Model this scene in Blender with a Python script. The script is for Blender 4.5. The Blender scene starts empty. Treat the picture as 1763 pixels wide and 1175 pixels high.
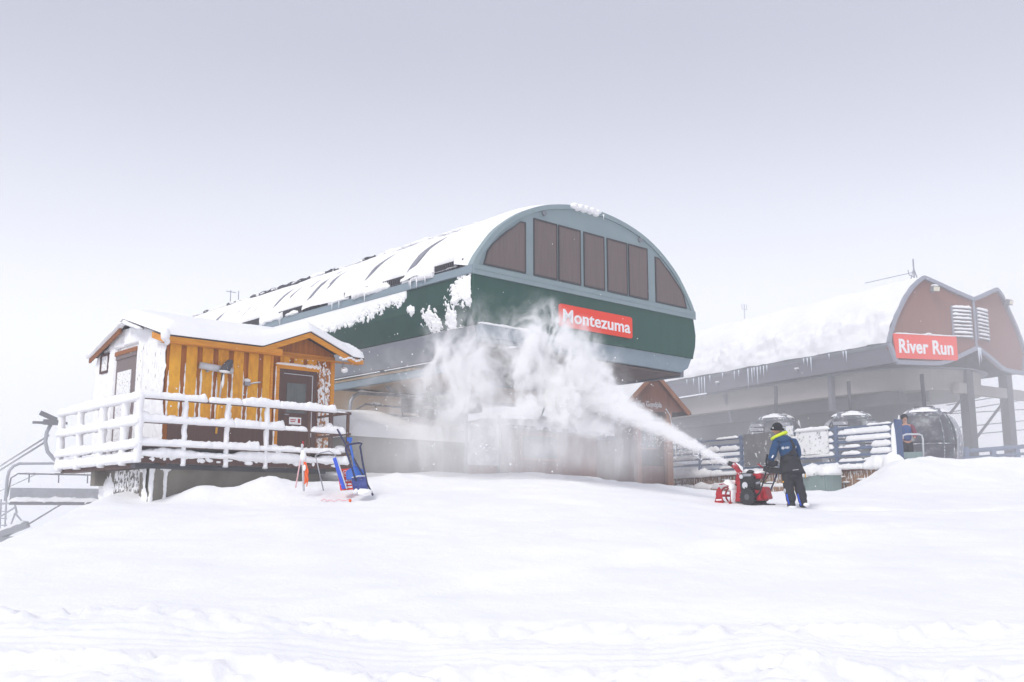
import bpy, math, random
import numpy as np
from mathutils import Vector, Matrix

R = math.radians
C = bpy.context.scene
col = C.collection
random.seed(7)
SNOW = (0.90, 0.90, 0.905)

# ------------------------------------------------------------------ noise
def _hash(i, j, k, seed):
    n = (i.astype(np.uint32) * np.uint32(0x8da6b343)) ^ (j.astype(np.uint32) * np.uint32(0xd8163841)) \
        ^ (k.astype(np.uint32) * np.uint32(0xcb1ab31f)) ^ np.uint32((seed * 0x9e3779b9) & 0xffffffff)
    n ^= n >> np.uint32(15); n *= np.uint32(0x2c1b3c6d); n ^= n >> np.uint32(12)
    n *= np.uint32(0x297a2d39); n ^= n >> np.uint32(15)
    return n.astype(np.float64) / 4294967295.0 * 2 - 1

def vn(x, y=0.0, z=0.0, seed=0):
    x, y, z = np.broadcast_arrays(np.asarray(x, float), np.asarray(y, float), np.asarray(z, float))
    i, j, k = (np.floor(a).astype(np.int64) for a in (x, y, z))
    fx, fy, fz = x - i, y - j, z - k
    u, v, w = (f * f * (3 - 2 * f) for f in (fx, fy, fz))
    r = 0
    for a in (0, 1):
        for b in (0, 1):
            for c in (0, 1):
                r = r + _hash(i + a, j + b, k + c, seed) * (u if a else 1 - u) * (v if b else 1 - v) * (w if c else 1 - w)
    return r

def fbm(x, y=0.0, z=0.0, seed=0, o=4):
    s, a, f, t = 0, 1.0, 1.0, 0
    for q in range(o):
        s = s + a * vn(np.asarray(x) * f, np.asarray(y) * f, np.asarray(z) * f, seed + q * 17); t += a
        a *= .5; f *= 2.03
    return s / t

def ss(x, a, b):
    t = np.clip((np.asarray(x, float) - a) / (b - a), 0, 1)
    return t * t * (3 - 2 * t)

# ------------------------------------------------------------------ materials
def mat(name, c, rough=.75, metal=0, c2=None, ns=3, st=(1, 1, 1), bump=0, bs=30, rime=None, rs=9, rst=(1, 1, 1), boards=0, bcol=None, spec=.3, alpha=1):
    m = bpy.data.materials.new(name); m.use_nodes = True
    n, l = m.node_tree.nodes, m.node_tree.links
    b = n['Principled BSDF']
    b.inputs['Roughness'].default_value = rough; b.inputs['Metallic'].default_value = metal
    b.inputs['Specular IOR Level'].default_value = spec
    b.inputs['Base Color'].default_value = (*c, 1)
    tc = n.new('ShaderNodeTexCoord')
    def noise(scale, stretch, detail=5, rg=.6):
        mp = n.new('ShaderNodeMapping'); mp.inputs['Scale'].default_value = stretch
        l.new(tc.outputs['Object'], mp.inputs['Vector'])
        t = n.new('ShaderNodeTexNoise'); t.inputs['Scale'].default_value = scale
        t.inputs['Detail'].default_value = detail; t.inputs['Roughness'].default_value = rg
        l.new(mp.outputs[0], t.inputs['Vector']); return t
    def ramp(src, lo, hi):
        r = n.new('ShaderNodeMapRange'); r.inputs['From Min'].default_value = lo; r.inputs['From Max'].default_value = hi
        r.interpolation_type = 'SMOOTHSTEP'
        l.new(src, r.inputs['Value']); return r.outputs[0]
    def mix(f, a, bb):
        x = n.new('ShaderNodeMix'); x.data_type = 'RGBA'
        l.new(f, x.inputs[0])
        for s, q in ((a, 6), (bb, 7)):
            if isinstance(s, tuple): x.inputs[q].default_value = (*s, 1)
            else: l.new(s, x.inputs[q])
        return x.outputs[2]
    cur = c
    if c2 is not None:
        cur = mix(ramp(noise(ns, st).outputs[0], .32, .68), c, c2)
    if boards:
        sx = n.new('ShaderNodeSeparateXYZ'); l.new(tc.outputs['Object'], sx.inputs[0])
        d = n.new('ShaderNodeMath'); d.operation = 'DIVIDE'; d.inputs[1].default_value = boards; l.new(sx.outputs[0], d.inputs[0])
        fl = n.new('ShaderNodeMath'); fl.operation = 'FLOOR'; l.new(d.outputs[0], fl.inputs[0])
        wn = n.new('ShaderNodeTexWhiteNoise'); wn.noise_dimensions = '1D'; l.new(fl.outputs[0], wn.inputs['W'])
        mu = n.new('ShaderNodeMath'); mu.operation = 'MULTIPLY'; mu.inputs[1].default_value = .65; l.new(wn.outputs[0], mu.inputs[0])
        cur = mix(mu.outputs[0], cur, bcol)
    rm = None
    if rime:
        lo, hi = rime
        rm = ramp(noise(rs, rst, 8, .68).outputs[0], lo, hi)
        cur = mix(rm, cur, SNOW)
    if not isinstance(cur, tuple): l.new(cur, b.inputs['Base Color'])
    if bump or rime:
        bp = n.new('ShaderNodeBump'); bp.inputs['Strength'].default_value = bump or .5; bp.inputs['Distance'].default_value = .02
        l.new(rm if rime else noise(bs, st if c2 is not None else (1, 1, 1)).outputs[0], bp.inputs['Height'])
        l.new(bp.outputs[0], b.inputs['Normal'])
    return m

m_snow = mat('snow', (.885, .885, .89), .8, c2=(.83, .835, .85), ns=.5, bump=.8, bs=9, spec=.2)
m_snowfine = mat('snow_cap', SNOW, .85, bump=.5, bs=18, spec=.2)
m_ice = mat('ice', (.72, .78, .86), .25, spec=.5)
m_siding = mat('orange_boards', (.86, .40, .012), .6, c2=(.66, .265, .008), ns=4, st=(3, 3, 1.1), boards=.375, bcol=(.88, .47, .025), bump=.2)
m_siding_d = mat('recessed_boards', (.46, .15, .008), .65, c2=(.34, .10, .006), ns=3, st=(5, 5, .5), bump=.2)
m_trim = mat('orange_trim', (.76, .31, .022), .6, c2=(.62, .235, .014), ns=4, st=(.6, .6, 6), bump=.15)
m_rake = mat('weathered_trim', (.34, .13, .045), .7, c2=(.26, .09, .03), ns=4, st=(1, 1, 5))
m_trim_rime = mat('rimed_orange_wall', (.46, .17, .022), .7, c2=(.36, .12, .015), ns=4, st=(4, 4, .5), rime=(.47, .54), rs=11, rst=(1.4, 1.4, .8))
m_brown = mat('brown_paint', (.115, .062, .050), .65, c2=(.09, .048, .04), ns=4, st=(6, 6, .4))
m_rimewall = mat('rimed_wall', (.28, .16, .12), .8, rime=(.33, .44), rs=10, rst=(1.6, 1.6, .55))
m_rimedoor = mat('rimed_door', (.19, .15, .15), .8, rime=(.36, .46), rs=22)
m_door_gray = mat('taupe_door', (.19, .15, .145), .6)
m_shingle = mat('shingles', (.05, .042, .05), .9, c2=(.07, .06, .06), ns=30)
m_glass_d = mat('dark_glass', (.055, .07, .07), .12, c2=(.09, .10, .095), ns=2, st=(3, 3, .6), spec=.6)
m_concrete = mat('concrete', (.25, .23, .195), .9, c2=(.18, .165, .14), ns=1.6, st=(1, 1, .7), bump=.25, bs=12)
m_conc_rime = mat('rimed_concrete', (.20, .19, .165), .9, c2=(.15, .14, .12), ns=1.6, rime=(.46, .52), rs=13, rst=(1, 1, .7))
m_rust = mat('brown_steel', (.09, .05, .042), .6, c2=(.13, .07, .05), ns=12)
m_white_lum = mat('rimed_timber', (.88, .88, .89), .85, bump=.5, bs=22)
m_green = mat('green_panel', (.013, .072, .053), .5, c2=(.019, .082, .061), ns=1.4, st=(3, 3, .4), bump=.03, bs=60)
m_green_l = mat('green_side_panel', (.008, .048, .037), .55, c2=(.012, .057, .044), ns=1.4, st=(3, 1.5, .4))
m_slate = mat('blue_grey_panel', (.235, .305, .325), .5, c2=(.255, .325, .34), ns=1.5)
m_slate_l = mat('blue_grey_sheet', (.21, .27, .31), .5, c2=(.24, .30, .34), ns=1.5, st=(1, .3, 2))
m_gmetal = mat('grey_sheet', (.19, .205, .23), .5, c2=(.225, .235, .26), ns=1.2, st=(1, .2, 2))
m_roofmetal = mat('roof_metal', (.27, .27, .31), .6, c2=(.18, .18, .21), ns=5)
m_vent = mat('vent_strip', (.055, .055, .065), .7)
m_mesh = mat('brown_screen', (.125, .092, .085), .45, c2=(.15, .112, .103), ns=3, st=(9, 9, .5), spec=.4)
m_frame = mat('dark_frame', (.055, .05, .055), .5)
m_black = mat('black_plastic', (.018, .018, .02), .5, c2=(.03, .03, .033), ns=8)
m_dsteel = mat('dark_steel', (.07, .07, .08), .55, c2=(.10, .10, .11), ns=3)
m_steel = mat('galvanised_steel', (.28, .29, .32), .45, metal=.35, c2=(.34, .35, .38), ns=6)
m_red = mat('red_sign', (.85, .055, .022), .5)
m_white = mat('white_letter', (.86, .86, .86), .6)
m_offw = mat('off_white', (.62, .63, .65), .6, c2=(.52, .53, .56), ns=5)
m_tan = mat('tan_ceiling_boards', (.70, .53, .36), .8, c2=(.58, .43, .29), ns=3, st=(.4, 6, 1))
m_rsoff = mat('brown_grey_soffit', (.16, .125, .115), .7, c2=(.13, .105, .10), ns=1.5)
m_pale = mat('weathered_panel', (.42, .42, .44), .8, c2=(.50, .50, .53), ns=2, rime=(.50, .62), rs=4)
m_rack = mat('ski_rack_grey', (.34, .35, .38), .6, rime=(.52, .64), rs=8)
m_umber = mat('umber_facade', (.23, .092, .062), .7, c2=(.205, .083, .056), ns=1.5, st=(8, 8, .4))
m_trimgrey = mat('grey_fascia', (.27, .285, .34), .5)
m_fascia = mat('dark_grey_fascia', (.15, .15, .18), .55, c2=(.17, .17, .20), ns=1.2, st=(1, .3, 3))
m_beige = mat('beige_soffit', (.36, .33, .31), .7, c2=(.31, .285, .27), ns=1.2, st=(1, .5, 1))
m_dark = mat('dark_interior', (.05, .05, .055), .85, c2=(.075, .075, .085), ns=.6)
m_rwood = mat('red_brown_wood', (.215, .085, .052), .7, c2=(.15, .06, .038), ns=3, st=(5, 5, .5))
m_rwoodl = mat('red_brown_trim', (.34, .16, .09), .7, c2=(.28, .12, .07), ns=4)
m_wallwood = mat('icy_wood_wall', (.27, .15, .09), .75, c2=(.36, .22, .13), ns=4, st=(6, 6, .5), rime=(.53, .60), rs=7, rst=(3, 3, .45))
m_bluesteel = mat('blue_steel', (.13, .17, .26), .5, c2=(.16, .20, .29), ns=4)
m_bluedeep = mat('blue_panel', (.085, .12, .22), .5)
m_pad = mat('grey_mat', (.16, .16, .165), .85, c2=(.20, .20, .205), ns=2, rime=(.60, .66), rs=6)
m_padw = mat('snowy_mat', (.30, .31, .33), .85, rime=(.35, .47), rs=7)
m_util = mat('grey_green_box', (.21, .28, .27), .55, c2=(.24, .31, .30), ns=3, st=(3, 3, .5), rime=(.66, .70), rs=7, rst=(2, 2, .5))
m_jacket = mat('blue_jacket', (.008, .05, .135), .7, c2=(.012, .06, .155), ns=6, bump=.35, bs=9)
m_pants = mat('charcoal_fabric', (.022, .022, .027), .8, c2=(.032, .032, .038), ns=5, bump=.4, bs=8)
m_hat = mat('black_knit', (.014, .014, .018), .95, bump=.4, bs=60)
m_skin = mat('skin', (.50, .27, .19), .6)
m_lime = mat('lime_lining', (.62, .74, .03), .7)
m_blued = mat('royal_blue', (.02, .08, .55), .6)
m_redm = mat('red_machine', (.44, .010, .024), .4, c2=(.33, .008, .018), ns=6, spec=.4, rime=(.56, .66), rs=7)
m_redm2 = mat('red_machine_clean', (.46, .010, .02), .4, c2=(.34, .008, .016), ns=9, spec=.4)
m_scoop = mat('navy_scoop', (.03, .05, .22), .5, c2=(.05, .075, .27), ns=5, rime=(.62, .70), rs=14)
m_bshov = mat('blue_shovel', (.02, .12, .50), .5)
m_navy = mat('navy_tube', (.025, .03, .09), .5)
m_yellow = mat('yellow_handle', (.80, .42, .02), .5)
m_orange = mat('orange_ribbon', (.85, .13, .02), .6)
m_pink = mat('faded_rope', (.80, .50, .52), .8)
m_cream = mat('cream_lamp', (.75, .70, .55), .4)
m_gond = mat('grey_cabin_glass', (.06, .062, .075), .55, c2=(.09, .095, .105), ns=1.5, rime=(.42, 1.0), rs=1.6, spec=.25)
m_gondf = mat('cabin_frame', (.15, .16, .19), .5, rime=(.50, .66), rs=7)
m_pjack = mat('blue_uniform', (.06, .10, .24), .8)
m_prust = mat('maroon_sleeve', (.20, .05, .08), .8)

# ------------------------------------------------------------------ mesh builder
class MB:
    def __init__(s): s.v, s.f = [], []
    def add(s, vs, fs):
        o = len(s.v); s.v += [tuple(float(q) for q in x) for x in vs]; s.f += [tuple(int(i) + o for i in f) for f in fs]; return s
    def box(s, x0, x1, y0, y1, z0, z1):
        vs = [(x, y, z) for z in (z0, z1) for y in (y0, y1) for x in (x0, x1)]
        return s.add(vs, [(0, 2, 3, 1), (4, 5, 7, 6), (0, 1, 5, 4), (2, 6, 7, 3), (0, 4, 6, 2), (1, 3, 7, 5)])
    def obox(s, c, a, b, d):
        c, a, b, d = Vector(c), Vector(a), Vector(b), Vector(d)
        vs = [c + i * a + j * b + k * d for k in (-1, 1) for j in (-1, 1) for i in (-1, 1)]
        return s.add(vs, [(0, 2, 3, 1), (4, 5, 7, 6), (0, 1, 5, 4), (2, 6, 7, 3), (0, 4, 6, 2), (1, 3, 7, 5)])
    def bar(s, a, b, w, h, up=(0, 0, 1)):
        a, b = Vector(a), Vector(b); t = (b - a); u = t.normalized()
        sd = u.cross(Vector(up))
        if sd.length < 1e-3: sd = u.cross(Vector((1, 0, 0)))
        sd.normalize(); n = sd.cross(u)
        return s.obox((a + b) / 2, t / 2, sd * w / 2, n * h / 2)
    def tube(s, pts, r, n=8, sq=1.0):
        pts = [Vector(p) for p in pts]; k = len(pts)
        rs = r if isinstance(r, (list, tuple, np.ndarray)) else [r] * k
        vs, fs = [], []; pn = None
        for i, p in enumerate(pts):
            t = (pts[min(i + 1, k - 1)] - pts[max(i - 1, 0)]).normalized()
            if pn is None:
                a = Vector((0, 0, 1)) if abs(t.z) < .9 else Vector((0, 1, 0))
                pn = (a - t * a.dot(t)).normalized()
            else:
                pn = (pn - t * pn.dot(t)).normalized()
            bn = t.cross(pn)
            for j in range(n):
                q = 2 * math.pi * (j + .5) / n
                vs.append(p + (pn * math.cos(q) + bn * math.sin(q) * sq) * rs[i])
        for i in range(k - 1):
            for j in range(n):
                fs.append((i * n + j, i * n + (j + 1) % n, (i + 1) * n + (j + 1) % n, (i + 1) * n + j))
        fs += [tuple(range(n))[::-1], tuple((k - 1) * n + j for j in range(n))]
        return s.add(vs, fs)
    def prism(s, poly, vec):
        k = len(poly); v = Vector(vec)
        vs = [Vector(p) for p in poly] + [Vector(p) + v for p in poly]
        fs = [tuple(range(k))[::-1], tuple(range(k, 2 * k))] + [(i, (i + 1) % k, k + (i + 1) % k, k + i) for i in range(k)]
        return s.add(vs, fs)
    def ball(s, c, r, n=12, m=8, e=1.0):
        rx, ry, rz = r if isinstance(r, (tuple, list)) else (r, r, r)
        vs, fs = [(c[0], c[1], c[2] - rz)], []
        sg = lambda q: math.copysign(abs(q) ** e, q)
        for i in range(1, m):
            a = -math.pi / 2 + math.pi * i / m
            for j in range(n):
                b = 2 * math.pi * j / n
                vs.append((c[0] + rx * sg(math.cos(a)) * sg(math.cos(b)), c[1] + ry * sg(math.cos(a)) * sg(math.sin(b)), c[2] + rz * sg(math.sin(a))))
        vs.append((c[0], c[1], c[2] + rz)); T = len(vs) - 1
        for j in range(n):
            fs.append((0, 1 + (j + 1) % n, 1 + j)); fs.append((T, T - n + j, T - n + (j + 1) % n))
        for i in range(m - 2):
            for j in range(n):
                a = 1 + i * n; fs.append((a + j, a + (j + 1) % n, a + n + (j + 1) % n, a + n + j))
        return s.add(vs, fs)
    def disc(s, c, axis, r, h, n=20):
        a = Vector(axis).normalized(); return s.tube([Vector(c) - a * h / 2, Vector(c) + a * h / 2], r, n)
    def grid(s, P, keep=None):
        nu, nv = P.shape[:2]; fs = []
        for i in range(nu - 1):
            for j in range(nv - 1):
                if keep is None or keep[i, j]:
                    fs.append((i * nv + j, (i + 1) * nv + j, (i + 1) * nv + j + 1, i * nv + j + 1))
        return s.add(P.reshape(-1, 3), fs)
    def layer(s, P, N, T):
        """snow lying on a surface P with normals N; T = thickness, below zero = bare (under the surface)"""
        Q = P + N * np.clip(T, -.03, None)[..., None]
        t = np.maximum.reduce([T[:-1, :-1], T[1:, :-1], T[:-1, 1:], T[1:, 1:]])
        return s.grid(Q, t > -.028)
    def cap(s, a, b, w, h, seed=0, step=.05, drop=.25, amp=.45, taper=.12):
        """a lumpy ridge of snow lying along a bar"""
        a, b = Vector(a), Vector(b); L = (b - a).length; k = max(4, int(L / step)); u = (b - a) / L
        sd = u.cross(Vector((0, 0, 1))).normalized(); m = 9; vs, fs = [], []
        tt = np.linspace(0, L, k + 1)
        hh = h * (1 + amp * fbm(tt * 1.7, seed * 3.1, seed=seed, o=4)); ww = w * (1 + .35 * amp * fbm(tt * 2.5, 9 + seed, seed=seed, o=4))
        en = np.minimum(1, np.minimum(tt, L - tt) / taper + .05) ** .5
        for i in range(k + 1):
            p = a + u * tt[i]
            for j in range(m):
                q = -drop + (math.pi + 2 * drop) * j / (m - 1)
                jt = 1 + .17 * float(vn(tt[i] * 9, j * 1.3, seed, 3)) + .12 * float(vn(tt[i] * 23, j * 2.1, seed, 5))
                vs.append(p + sd * math.cos(q) * ww[i] / 2 * (.5 + .5 * en[i]) * jt + Vector((0, 0, 1)) * (math.sin(q) * hh[i] * en[i] * jt))
        for i in range(k):
            for j in range(m):
                fs.append((i * m + j, (i + 1) * m + j, (i + 1) * m + (j + 1) % m, i * m + (j + 1) % m))
        fs += [tuple(range(m)), tuple(k * m + j for j in range(m))[::-1]]
        return s.add(vs, fs)
    def lump(s, c, r, seed=0, n=18, m=12, amp=.25, fq=1.6):
        o = len(s.v); s.ball((0, 0, 0), 1, n, m)
        for i in range(o, len(s.v)):
            x, y, z = s.v[i]; k = 1 + amp * float(fbm(x * fq + seed * 7, y * fq, z * fq, seed, 4))
            s.v[i] = (c[0] + x * r[0] * k, c[1] + y * r[1] * k, c[2] + z * r[2] * k)
        return s
    def icicle(s, p, L, r=.018):
        x, y, z = p
        return s.tube([(x, y, z), (x + random.uniform(-.006, .006), y, z - L * .45), (x, y, z - L)], [r, r * .6, r * .08], 5)

# ------------------------------------------------------------------ frames and objects
class Fr:
    def __init__(s, o, ang):
        s.o, s.a = (o[0], o[1]), ang
        s.W = (math.cos(ang), math.sin(ang)); s.L = (-s.W[1], s.W[0])
    def w(s, x, y, z=None):
        p = (s.o[0] + x * s.W[0] + y * s.L[0], s.o[1] + x * s.W[1] + y * s.L[1])
        return p if z is None else (*p, z)
    def loc(s, X, Y):
        d = (X - s.o[0], Y - s.o[1]); return (d[0] * s.W[0] + d[1] * s.W[1], d[0] * s.L[0] + d[1] * s.L[1])
G = Fr((0, 0), 0)
AM = math.atan2(.673, .739)
FM = Fr((-.971, 24.0), AM)                 # chairlift station, its left eave corner
FH = Fr((-7.507, 21.5), AM)                # patrol cabin, its front left wall corner
AR = math.atan2(.49, .872)
FR = Fr((14.651, 38.0), AR)                # gondola station
FA = Fr((14.651, 38.0), math.atan2(.248, .969))
FB = Fr((18.352, 38.947), math.atan2(.608, .794))
FF = Fr((11.4435, 30.0), AR)               # blue fence
FS = Fr((5.145, 36.0), AR)                 # small gable shed
OFF = {}

def mesh_of(mb, name, off):
    me = bpy.data.meshes.new(name)
    v = [(x - off[0], y - off[1], z - off[2]) for x, y, z in mb.v]
    me.from_pydata(v, [], mb.f); me.update(); return me

def finish(o, mats, smooth, bevel):
    for m in (mats if isinstance(mats, (list, tuple)) else [mats]): o.data.materials.append(m)
    if smooth: o.data.polygons.foreach_set('use_smooth', [True] * len(o.data.polygons))
    if bevel:
        b = o.modifiers.new('bevel', 'BEVEL'); b.width = bevel; b.segments = 2; b.limit_method = 'ANGLE'; b.angle_limit = R(40)

def tag(o, label, cat, group=None, kind=None):
    if label: o['label'] = label
    if cat: o['category'] = cat
    if group: o['group'] = group
    if kind: o['kind'] = kind
    return o

def thing(name, label, cat, fr, at, group=None, rot=0):
    o = bpy.data.objects.new(name, None); o.empty_display_size = .2; col.objects.link(o)
    o.location = fr.w(at[0], at[1], at[2]); o.rotation_euler = (0, 0, fr.a + rot)
    OFF[o.name] = tuple(at) if not rot else (0, 0, 0)
    return tag(o, label, cat, group)

def part(name, mb, mats, parent, smooth=False, bevel=0, label=None, kind=None):
    off = OFF[parent.name]
    o = bpy.data.objects.new(name, mesh_of(mb, name, off)); col.objects.link(o)
    o.parent = parent; OFF[o.name] = off
    finish(o, mats, smooth, bevel)
    if label: o['label'] = label
    if kind: o['kind'] = kind
    return o

def single(name, mb, mats, label, cat, fr, at, group=None, smooth=False, bevel=0, kind=None):
    o = bpy.data.objects.new(name, mesh_of(mb, name, at)); col.objects.link(o)
    o.location = fr.w(at[0], at[1], at[2]); o.rotation_euler = (0, 0, fr.a); OFF[o.name] = tuple(at)
    finish(o, mats, smooth, bevel)
    return tag(o, label, cat, group, kind)

def copy_tree(o, parent=None):
    c = o.copy(); col.objects.link(c)
    if parent: c.parent = parent
    OFF[c.name] = OFF.get(o.name, (0, 0, 0))
    for ch in list(o.children): copy_tree(ch, c)
    return c

def text_mb(txt, x0, x1, z0, z1, y, depth=.02, bold=.02, mb=None, M=None):
    """lettering standing on the plane y, filling x0..x1, z0..z1 (facing -y)"""
    cu = bpy.data.curves.new('t', 'FONT'); cu.body = txt; cu.size = 1; cu.offset = bold; cu.resolution_u = 4; cu.space_character = 1 + bold * 1.2
    ob = bpy.data.objects.new('t', cu); col.objects.link(ob); bpy.context.view_layer.update()
    me = ob.evaluated_get(bpy.context.evaluated_depsgraph_get()).to_mesh()
    P = np.array([tuple(v.co) for v in me.vertices]); F = [tuple(p.vertices) for p in me.polygons]
    ob.to_mesh_clear(); bpy.data.objects.remove(ob); bpy.data.curves.remove(cu)
    mn, mx = P.min(0), P.max(0)
    X = x0 + (P[:, 0] - mn[0]) / (mx[0] - mn[0]) * (x1 - x0); Z = z0 + (P[:, 1] - mn[1]) / (mx[1] - mn[1]) * (z1 - z0)
    k = len(P)
    vs = [(X[i], y - depth, Z[i]) for i in range(k)] + [(X[i], y, Z[i]) for i in range(k)]
    ed = {}
    for f in F:
        for i in range(len(f)):
            e = (f[i], f[(i + 1) % len(f)]); ed[e] = 1
    fs = [tuple(f) for f in F] + [(b, a, a + k, b + k) for (a, b) in ed if (b, a) not in ed]
    if M: vs = [M(*v) for v in vs]
    return (mb or MB()).add(vs, fs)

def skin(nodes, edges, root, lev=2):
    """one continuous surface grown round a skeleton"""
    names = list(nodes); idx = {n: i for i, n in enumerate(names)}
    me = bpy.data.meshes.new('s'); me.from_pydata([nodes[n][0] for n in names], [(idx[a], idx[b]) for a, b in edges], [])
    ob = bpy.data.objects.new('s', me); col.objects.link(ob)
    ob.modifiers.new('k', 'SKIN')
    for n in names:
        sv = me.skin_vertices[0].data[idx[n]]; r = nodes[n][1]
        sv.radius = r if isinstance(r, tuple) else (r, r); sv.use_root = (n == root)
    sb = ob.modifiers.new('b', 'SUBSURF'); sb.levels = lev; sb.render_levels = lev
    bpy.context.view_layer.update()
    ev = ob.evaluated_get(bpy.context.evaluated_depsgraph_get()).to_mesh()
    mb = MB().add([tuple(v.co) for v in ev.vertices], [tuple(p.vertices) for p in ev.polygons])
    ob.to_mesh_clear(); bpy.data.objects.remove(ob); bpy.data.meshes.remove(me)
    return mb
# ================================================================== ground
def ground_z(x, y):
    x, y = np.broadcast_arrays(np.asarray(x, float), np.asarray(y, float))
    Y = [-60, 0, 6, 9.2, 12.2, 16, 20.4, 22.4, 25, 40, 60, 120, 400]
    zl = np.interp(y, Y, [-2, -.35, -.05, .14, .42, 1.16, 2.08, 2.30, 2.62, 2.65, 2.6, 1.5, -8])
    zr = np.interp(y, Y, [-2, -.35, -.05, .14, .42, 1.08, 1.80, 1.93, 2.24, 2.30, 2.6, 4.0, 4.0])
    t = ss(x, .5, 5.5)
    z = zl * (1 - t) + zr * t
    # broad wind rolls
    z = z + .10 * fbm(x * .22, y * .3, 0, 5, 3) * ss(y, 7, 11) + .035 * fbm(x * .9 + y * .3, y * 1.4, 0, 9, 3)
    # diagonal edge of the snowcat track
    d = (y - (10.6 + .62 * (x + 5.5)))
    z = z + .10 * ss(d + .12 * fbm(x * .8, y * .8, 0, 21, 3), -.12, .22) * ss(y, 10.5, 12.5) * (1 - ss(y, 17, 20))
    # two lumpy banks across the foreground
    w1 = 12.05 + .35 * fbm(x * .5, 3.3, 0, 31, 4) + .03 * fbm(x * 6, 1, 0, 33, 3) - .02 * x
    w2 = 10.45 + .3 * fbm(x * .6, 8.1, 0, 41, 4) + .05 * fbm(x * 5, 1, 0, 43, 3) - .012 * x
    k1 = .55 + .75 * vn(x * .7, 2.2, 0, 35); k2 = .65 + .6 * vn(x * .8, 5.2, 0, 45)
    z = z + .13 * ss(y - w1, -.16, .24) * k1 - .13 * k1 + .20 * ss(y - w2, -.16, .2) * k2 - .20 * k2
    br = np.exp(-((y - w1) / .16) ** 2) + np.exp(-((y - w2) / .2) ** 2) + .55 * (1 - ss(y, w2 - .4, w2)) + .12 * ((y > w2) & (y < w1))
    z = z + br * (.21 * np.abs(fbm(x * 3.0, y * 3.4, 0, 51, 4)) + .09 * fbm(x * 9, y * 9, 0, 53, 3))
    z = z + .022 * fbm(x * 1.4, y * 2.6, 0, 61, 4) + .010 * fbm(x * 5, y * 5, 0, 62, 3) * ss(y, 14, 18)
    # rough churned patch by the right edge of the slope
    z = z + .05 * np.abs(fbm(x * 4, y * 4, 0, 63, 4)) * np.exp(-((x - 7.0) / 1.6) ** 2 - ((y - 14.2) / .35) ** 2)
    # ruts left by the groomer between the two banks
    bw = ss(y, w2 + .25, w2 + .5) * (1 - ss(y, w1 - .45, w1 - .15)) * (.5 + .5 * ss(fbm(x * .35, y * .8, 0, 64, 3), -.3, .2))
    z = z + bw * (.016 * np.sin(y * 27 + .8 * fbm(x * .3, 1, 0, 65, 2)) + .012 * np.sin(x * 26 + y * 3) * ss(np.sin(y * 6.5 + 1), -.2, .4))
    # crest bumps
    z = z + .11 * np.abs(fbm(x * 1.1, y * 1.1, 0, 71, 4)) * ss(y, 23.2, 24.6) * (1 - ss(y, 27, 32)) * (1 - ss(x, 3, 6))
    # drifts against the cabin's foundation
    hx = (x - FH.o[0]) * FH.W[0] + (y - FH.o[1]) * FH.W[1]; hy = (x - FH.o[0]) * FH.L[0] + (y - FH.o[1]) * FH.L[1]
    def bump(cx, cy, rx, ry, h): return h * np.exp(-((hx - cx) / rx) ** 2 - ((hy - cy) / ry) ** 2)
    dr = bump(.12, -1.75, .38, .55, .20) + bump(.75, -2.0, .5, .6, .10) + bump(1.55, -1.95, .65, .7, .24) + bump(2.7, -2.0, .8, .8, .08) + bump(4.6, -2.2, 1.0, .8, .16) - bump(-.7, -1.2, .5, .6, .16)
    z = z + dr * (1 + .45 * fbm(x * 2.6, y * 2.6, 0, 81, 4))
    # worker's trampled strip
    tr = np.exp(-((y - 20.75 - .03 * (x - 6)) / .28) ** 2) * ss(x, 5.2, 6.4) * (1 - ss(x, 12, 14))
    z = z - tr * (.11 + .09 * fbm(x * 3, y * 3, 0, 91, 3))
    for k in range(9):                                       # boot prints behind him
        z = z - .09 * np.exp(-((x - 6.25 - .38 * k) / .12) ** 2 - ((y - 20.62 - .24 * (k % 2) - .03 * k) / .10) ** 2)
    # heap at the right in front of the gondola platform
    m = ss(x - .33 * (y - 28) + .25 * fbm(x * .9, y * .9, 0, 95, 3), 8.9, 11.0) * ss(y, 24.6, 28.6)
    hp = 3.22 + .16 * fbm(x * .8, y * .8, 0, 97, 4) + .05 * fbm(x * 3, y * 3, 0, 98, 3)
    z = z * (1 - m) + hp * m
    # the slope falls away at the left, and rises far behind at the right
    e = np.maximum(0, -(x + 8.08 + .15 * fbm(y * .5, 1, 0, 99, 2)))
    z = z - np.minimum(.62 * e, 14 + .02 * e) * ss(y, 6, 12)
    z = z + ss(y, 52, 95) * ss(x, 4, 45) * 9.0
    z = z + ss(y, 60, 120) * (1 - ss(x, -20, 10)) * -6
    return z

xs = np.concatenate([-8.5 - np.geomspace(.1, 380, 46)[::-1], np.arange(-8.5, 15.5, .085), 15.5 + np.geomspace(.1, 380, 46)])
ys = np.concatenate([np.linspace(-50, 5, 14), np.arange(5.5, 8.8, .15), np.arange(8.8, 13.2, .045), np.arange(13.2, 30, .1), 30 + np.geomspace(.1, 370, 70)])
XX, YY = np.meshgrid(xs, ys, indexing='ij')
P = np.stack([XX, YY, ground_z(XX, YY)], -1)
nu, nv = P.shape[:2]
I = np.arange(nu * nv).reshape(nu, nv)
F = np.stack([I[:-1, :-1], I[1:, :-1], I[1:, 1:], I[:-1, 1:]], -1).reshape(-1, 4)
me = bpy.data.meshes.new('snow_ground'); me.from_pydata(P.reshape(-1, 3).tolist(), [], F.tolist()); me.update()
me.polygons.foreach_set('use_smooth', [True] * len(me.polygons))
go = bpy.data.objects.new('snow_ground', me); col.objects.link(go); me.materials.append(m_snow)
tag(go, 'smooth white snow slope with lumpy banks in the foreground', 'snow ground', kind='structure')
gz = lambda x, y: float(ground_z(x, y))

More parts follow.
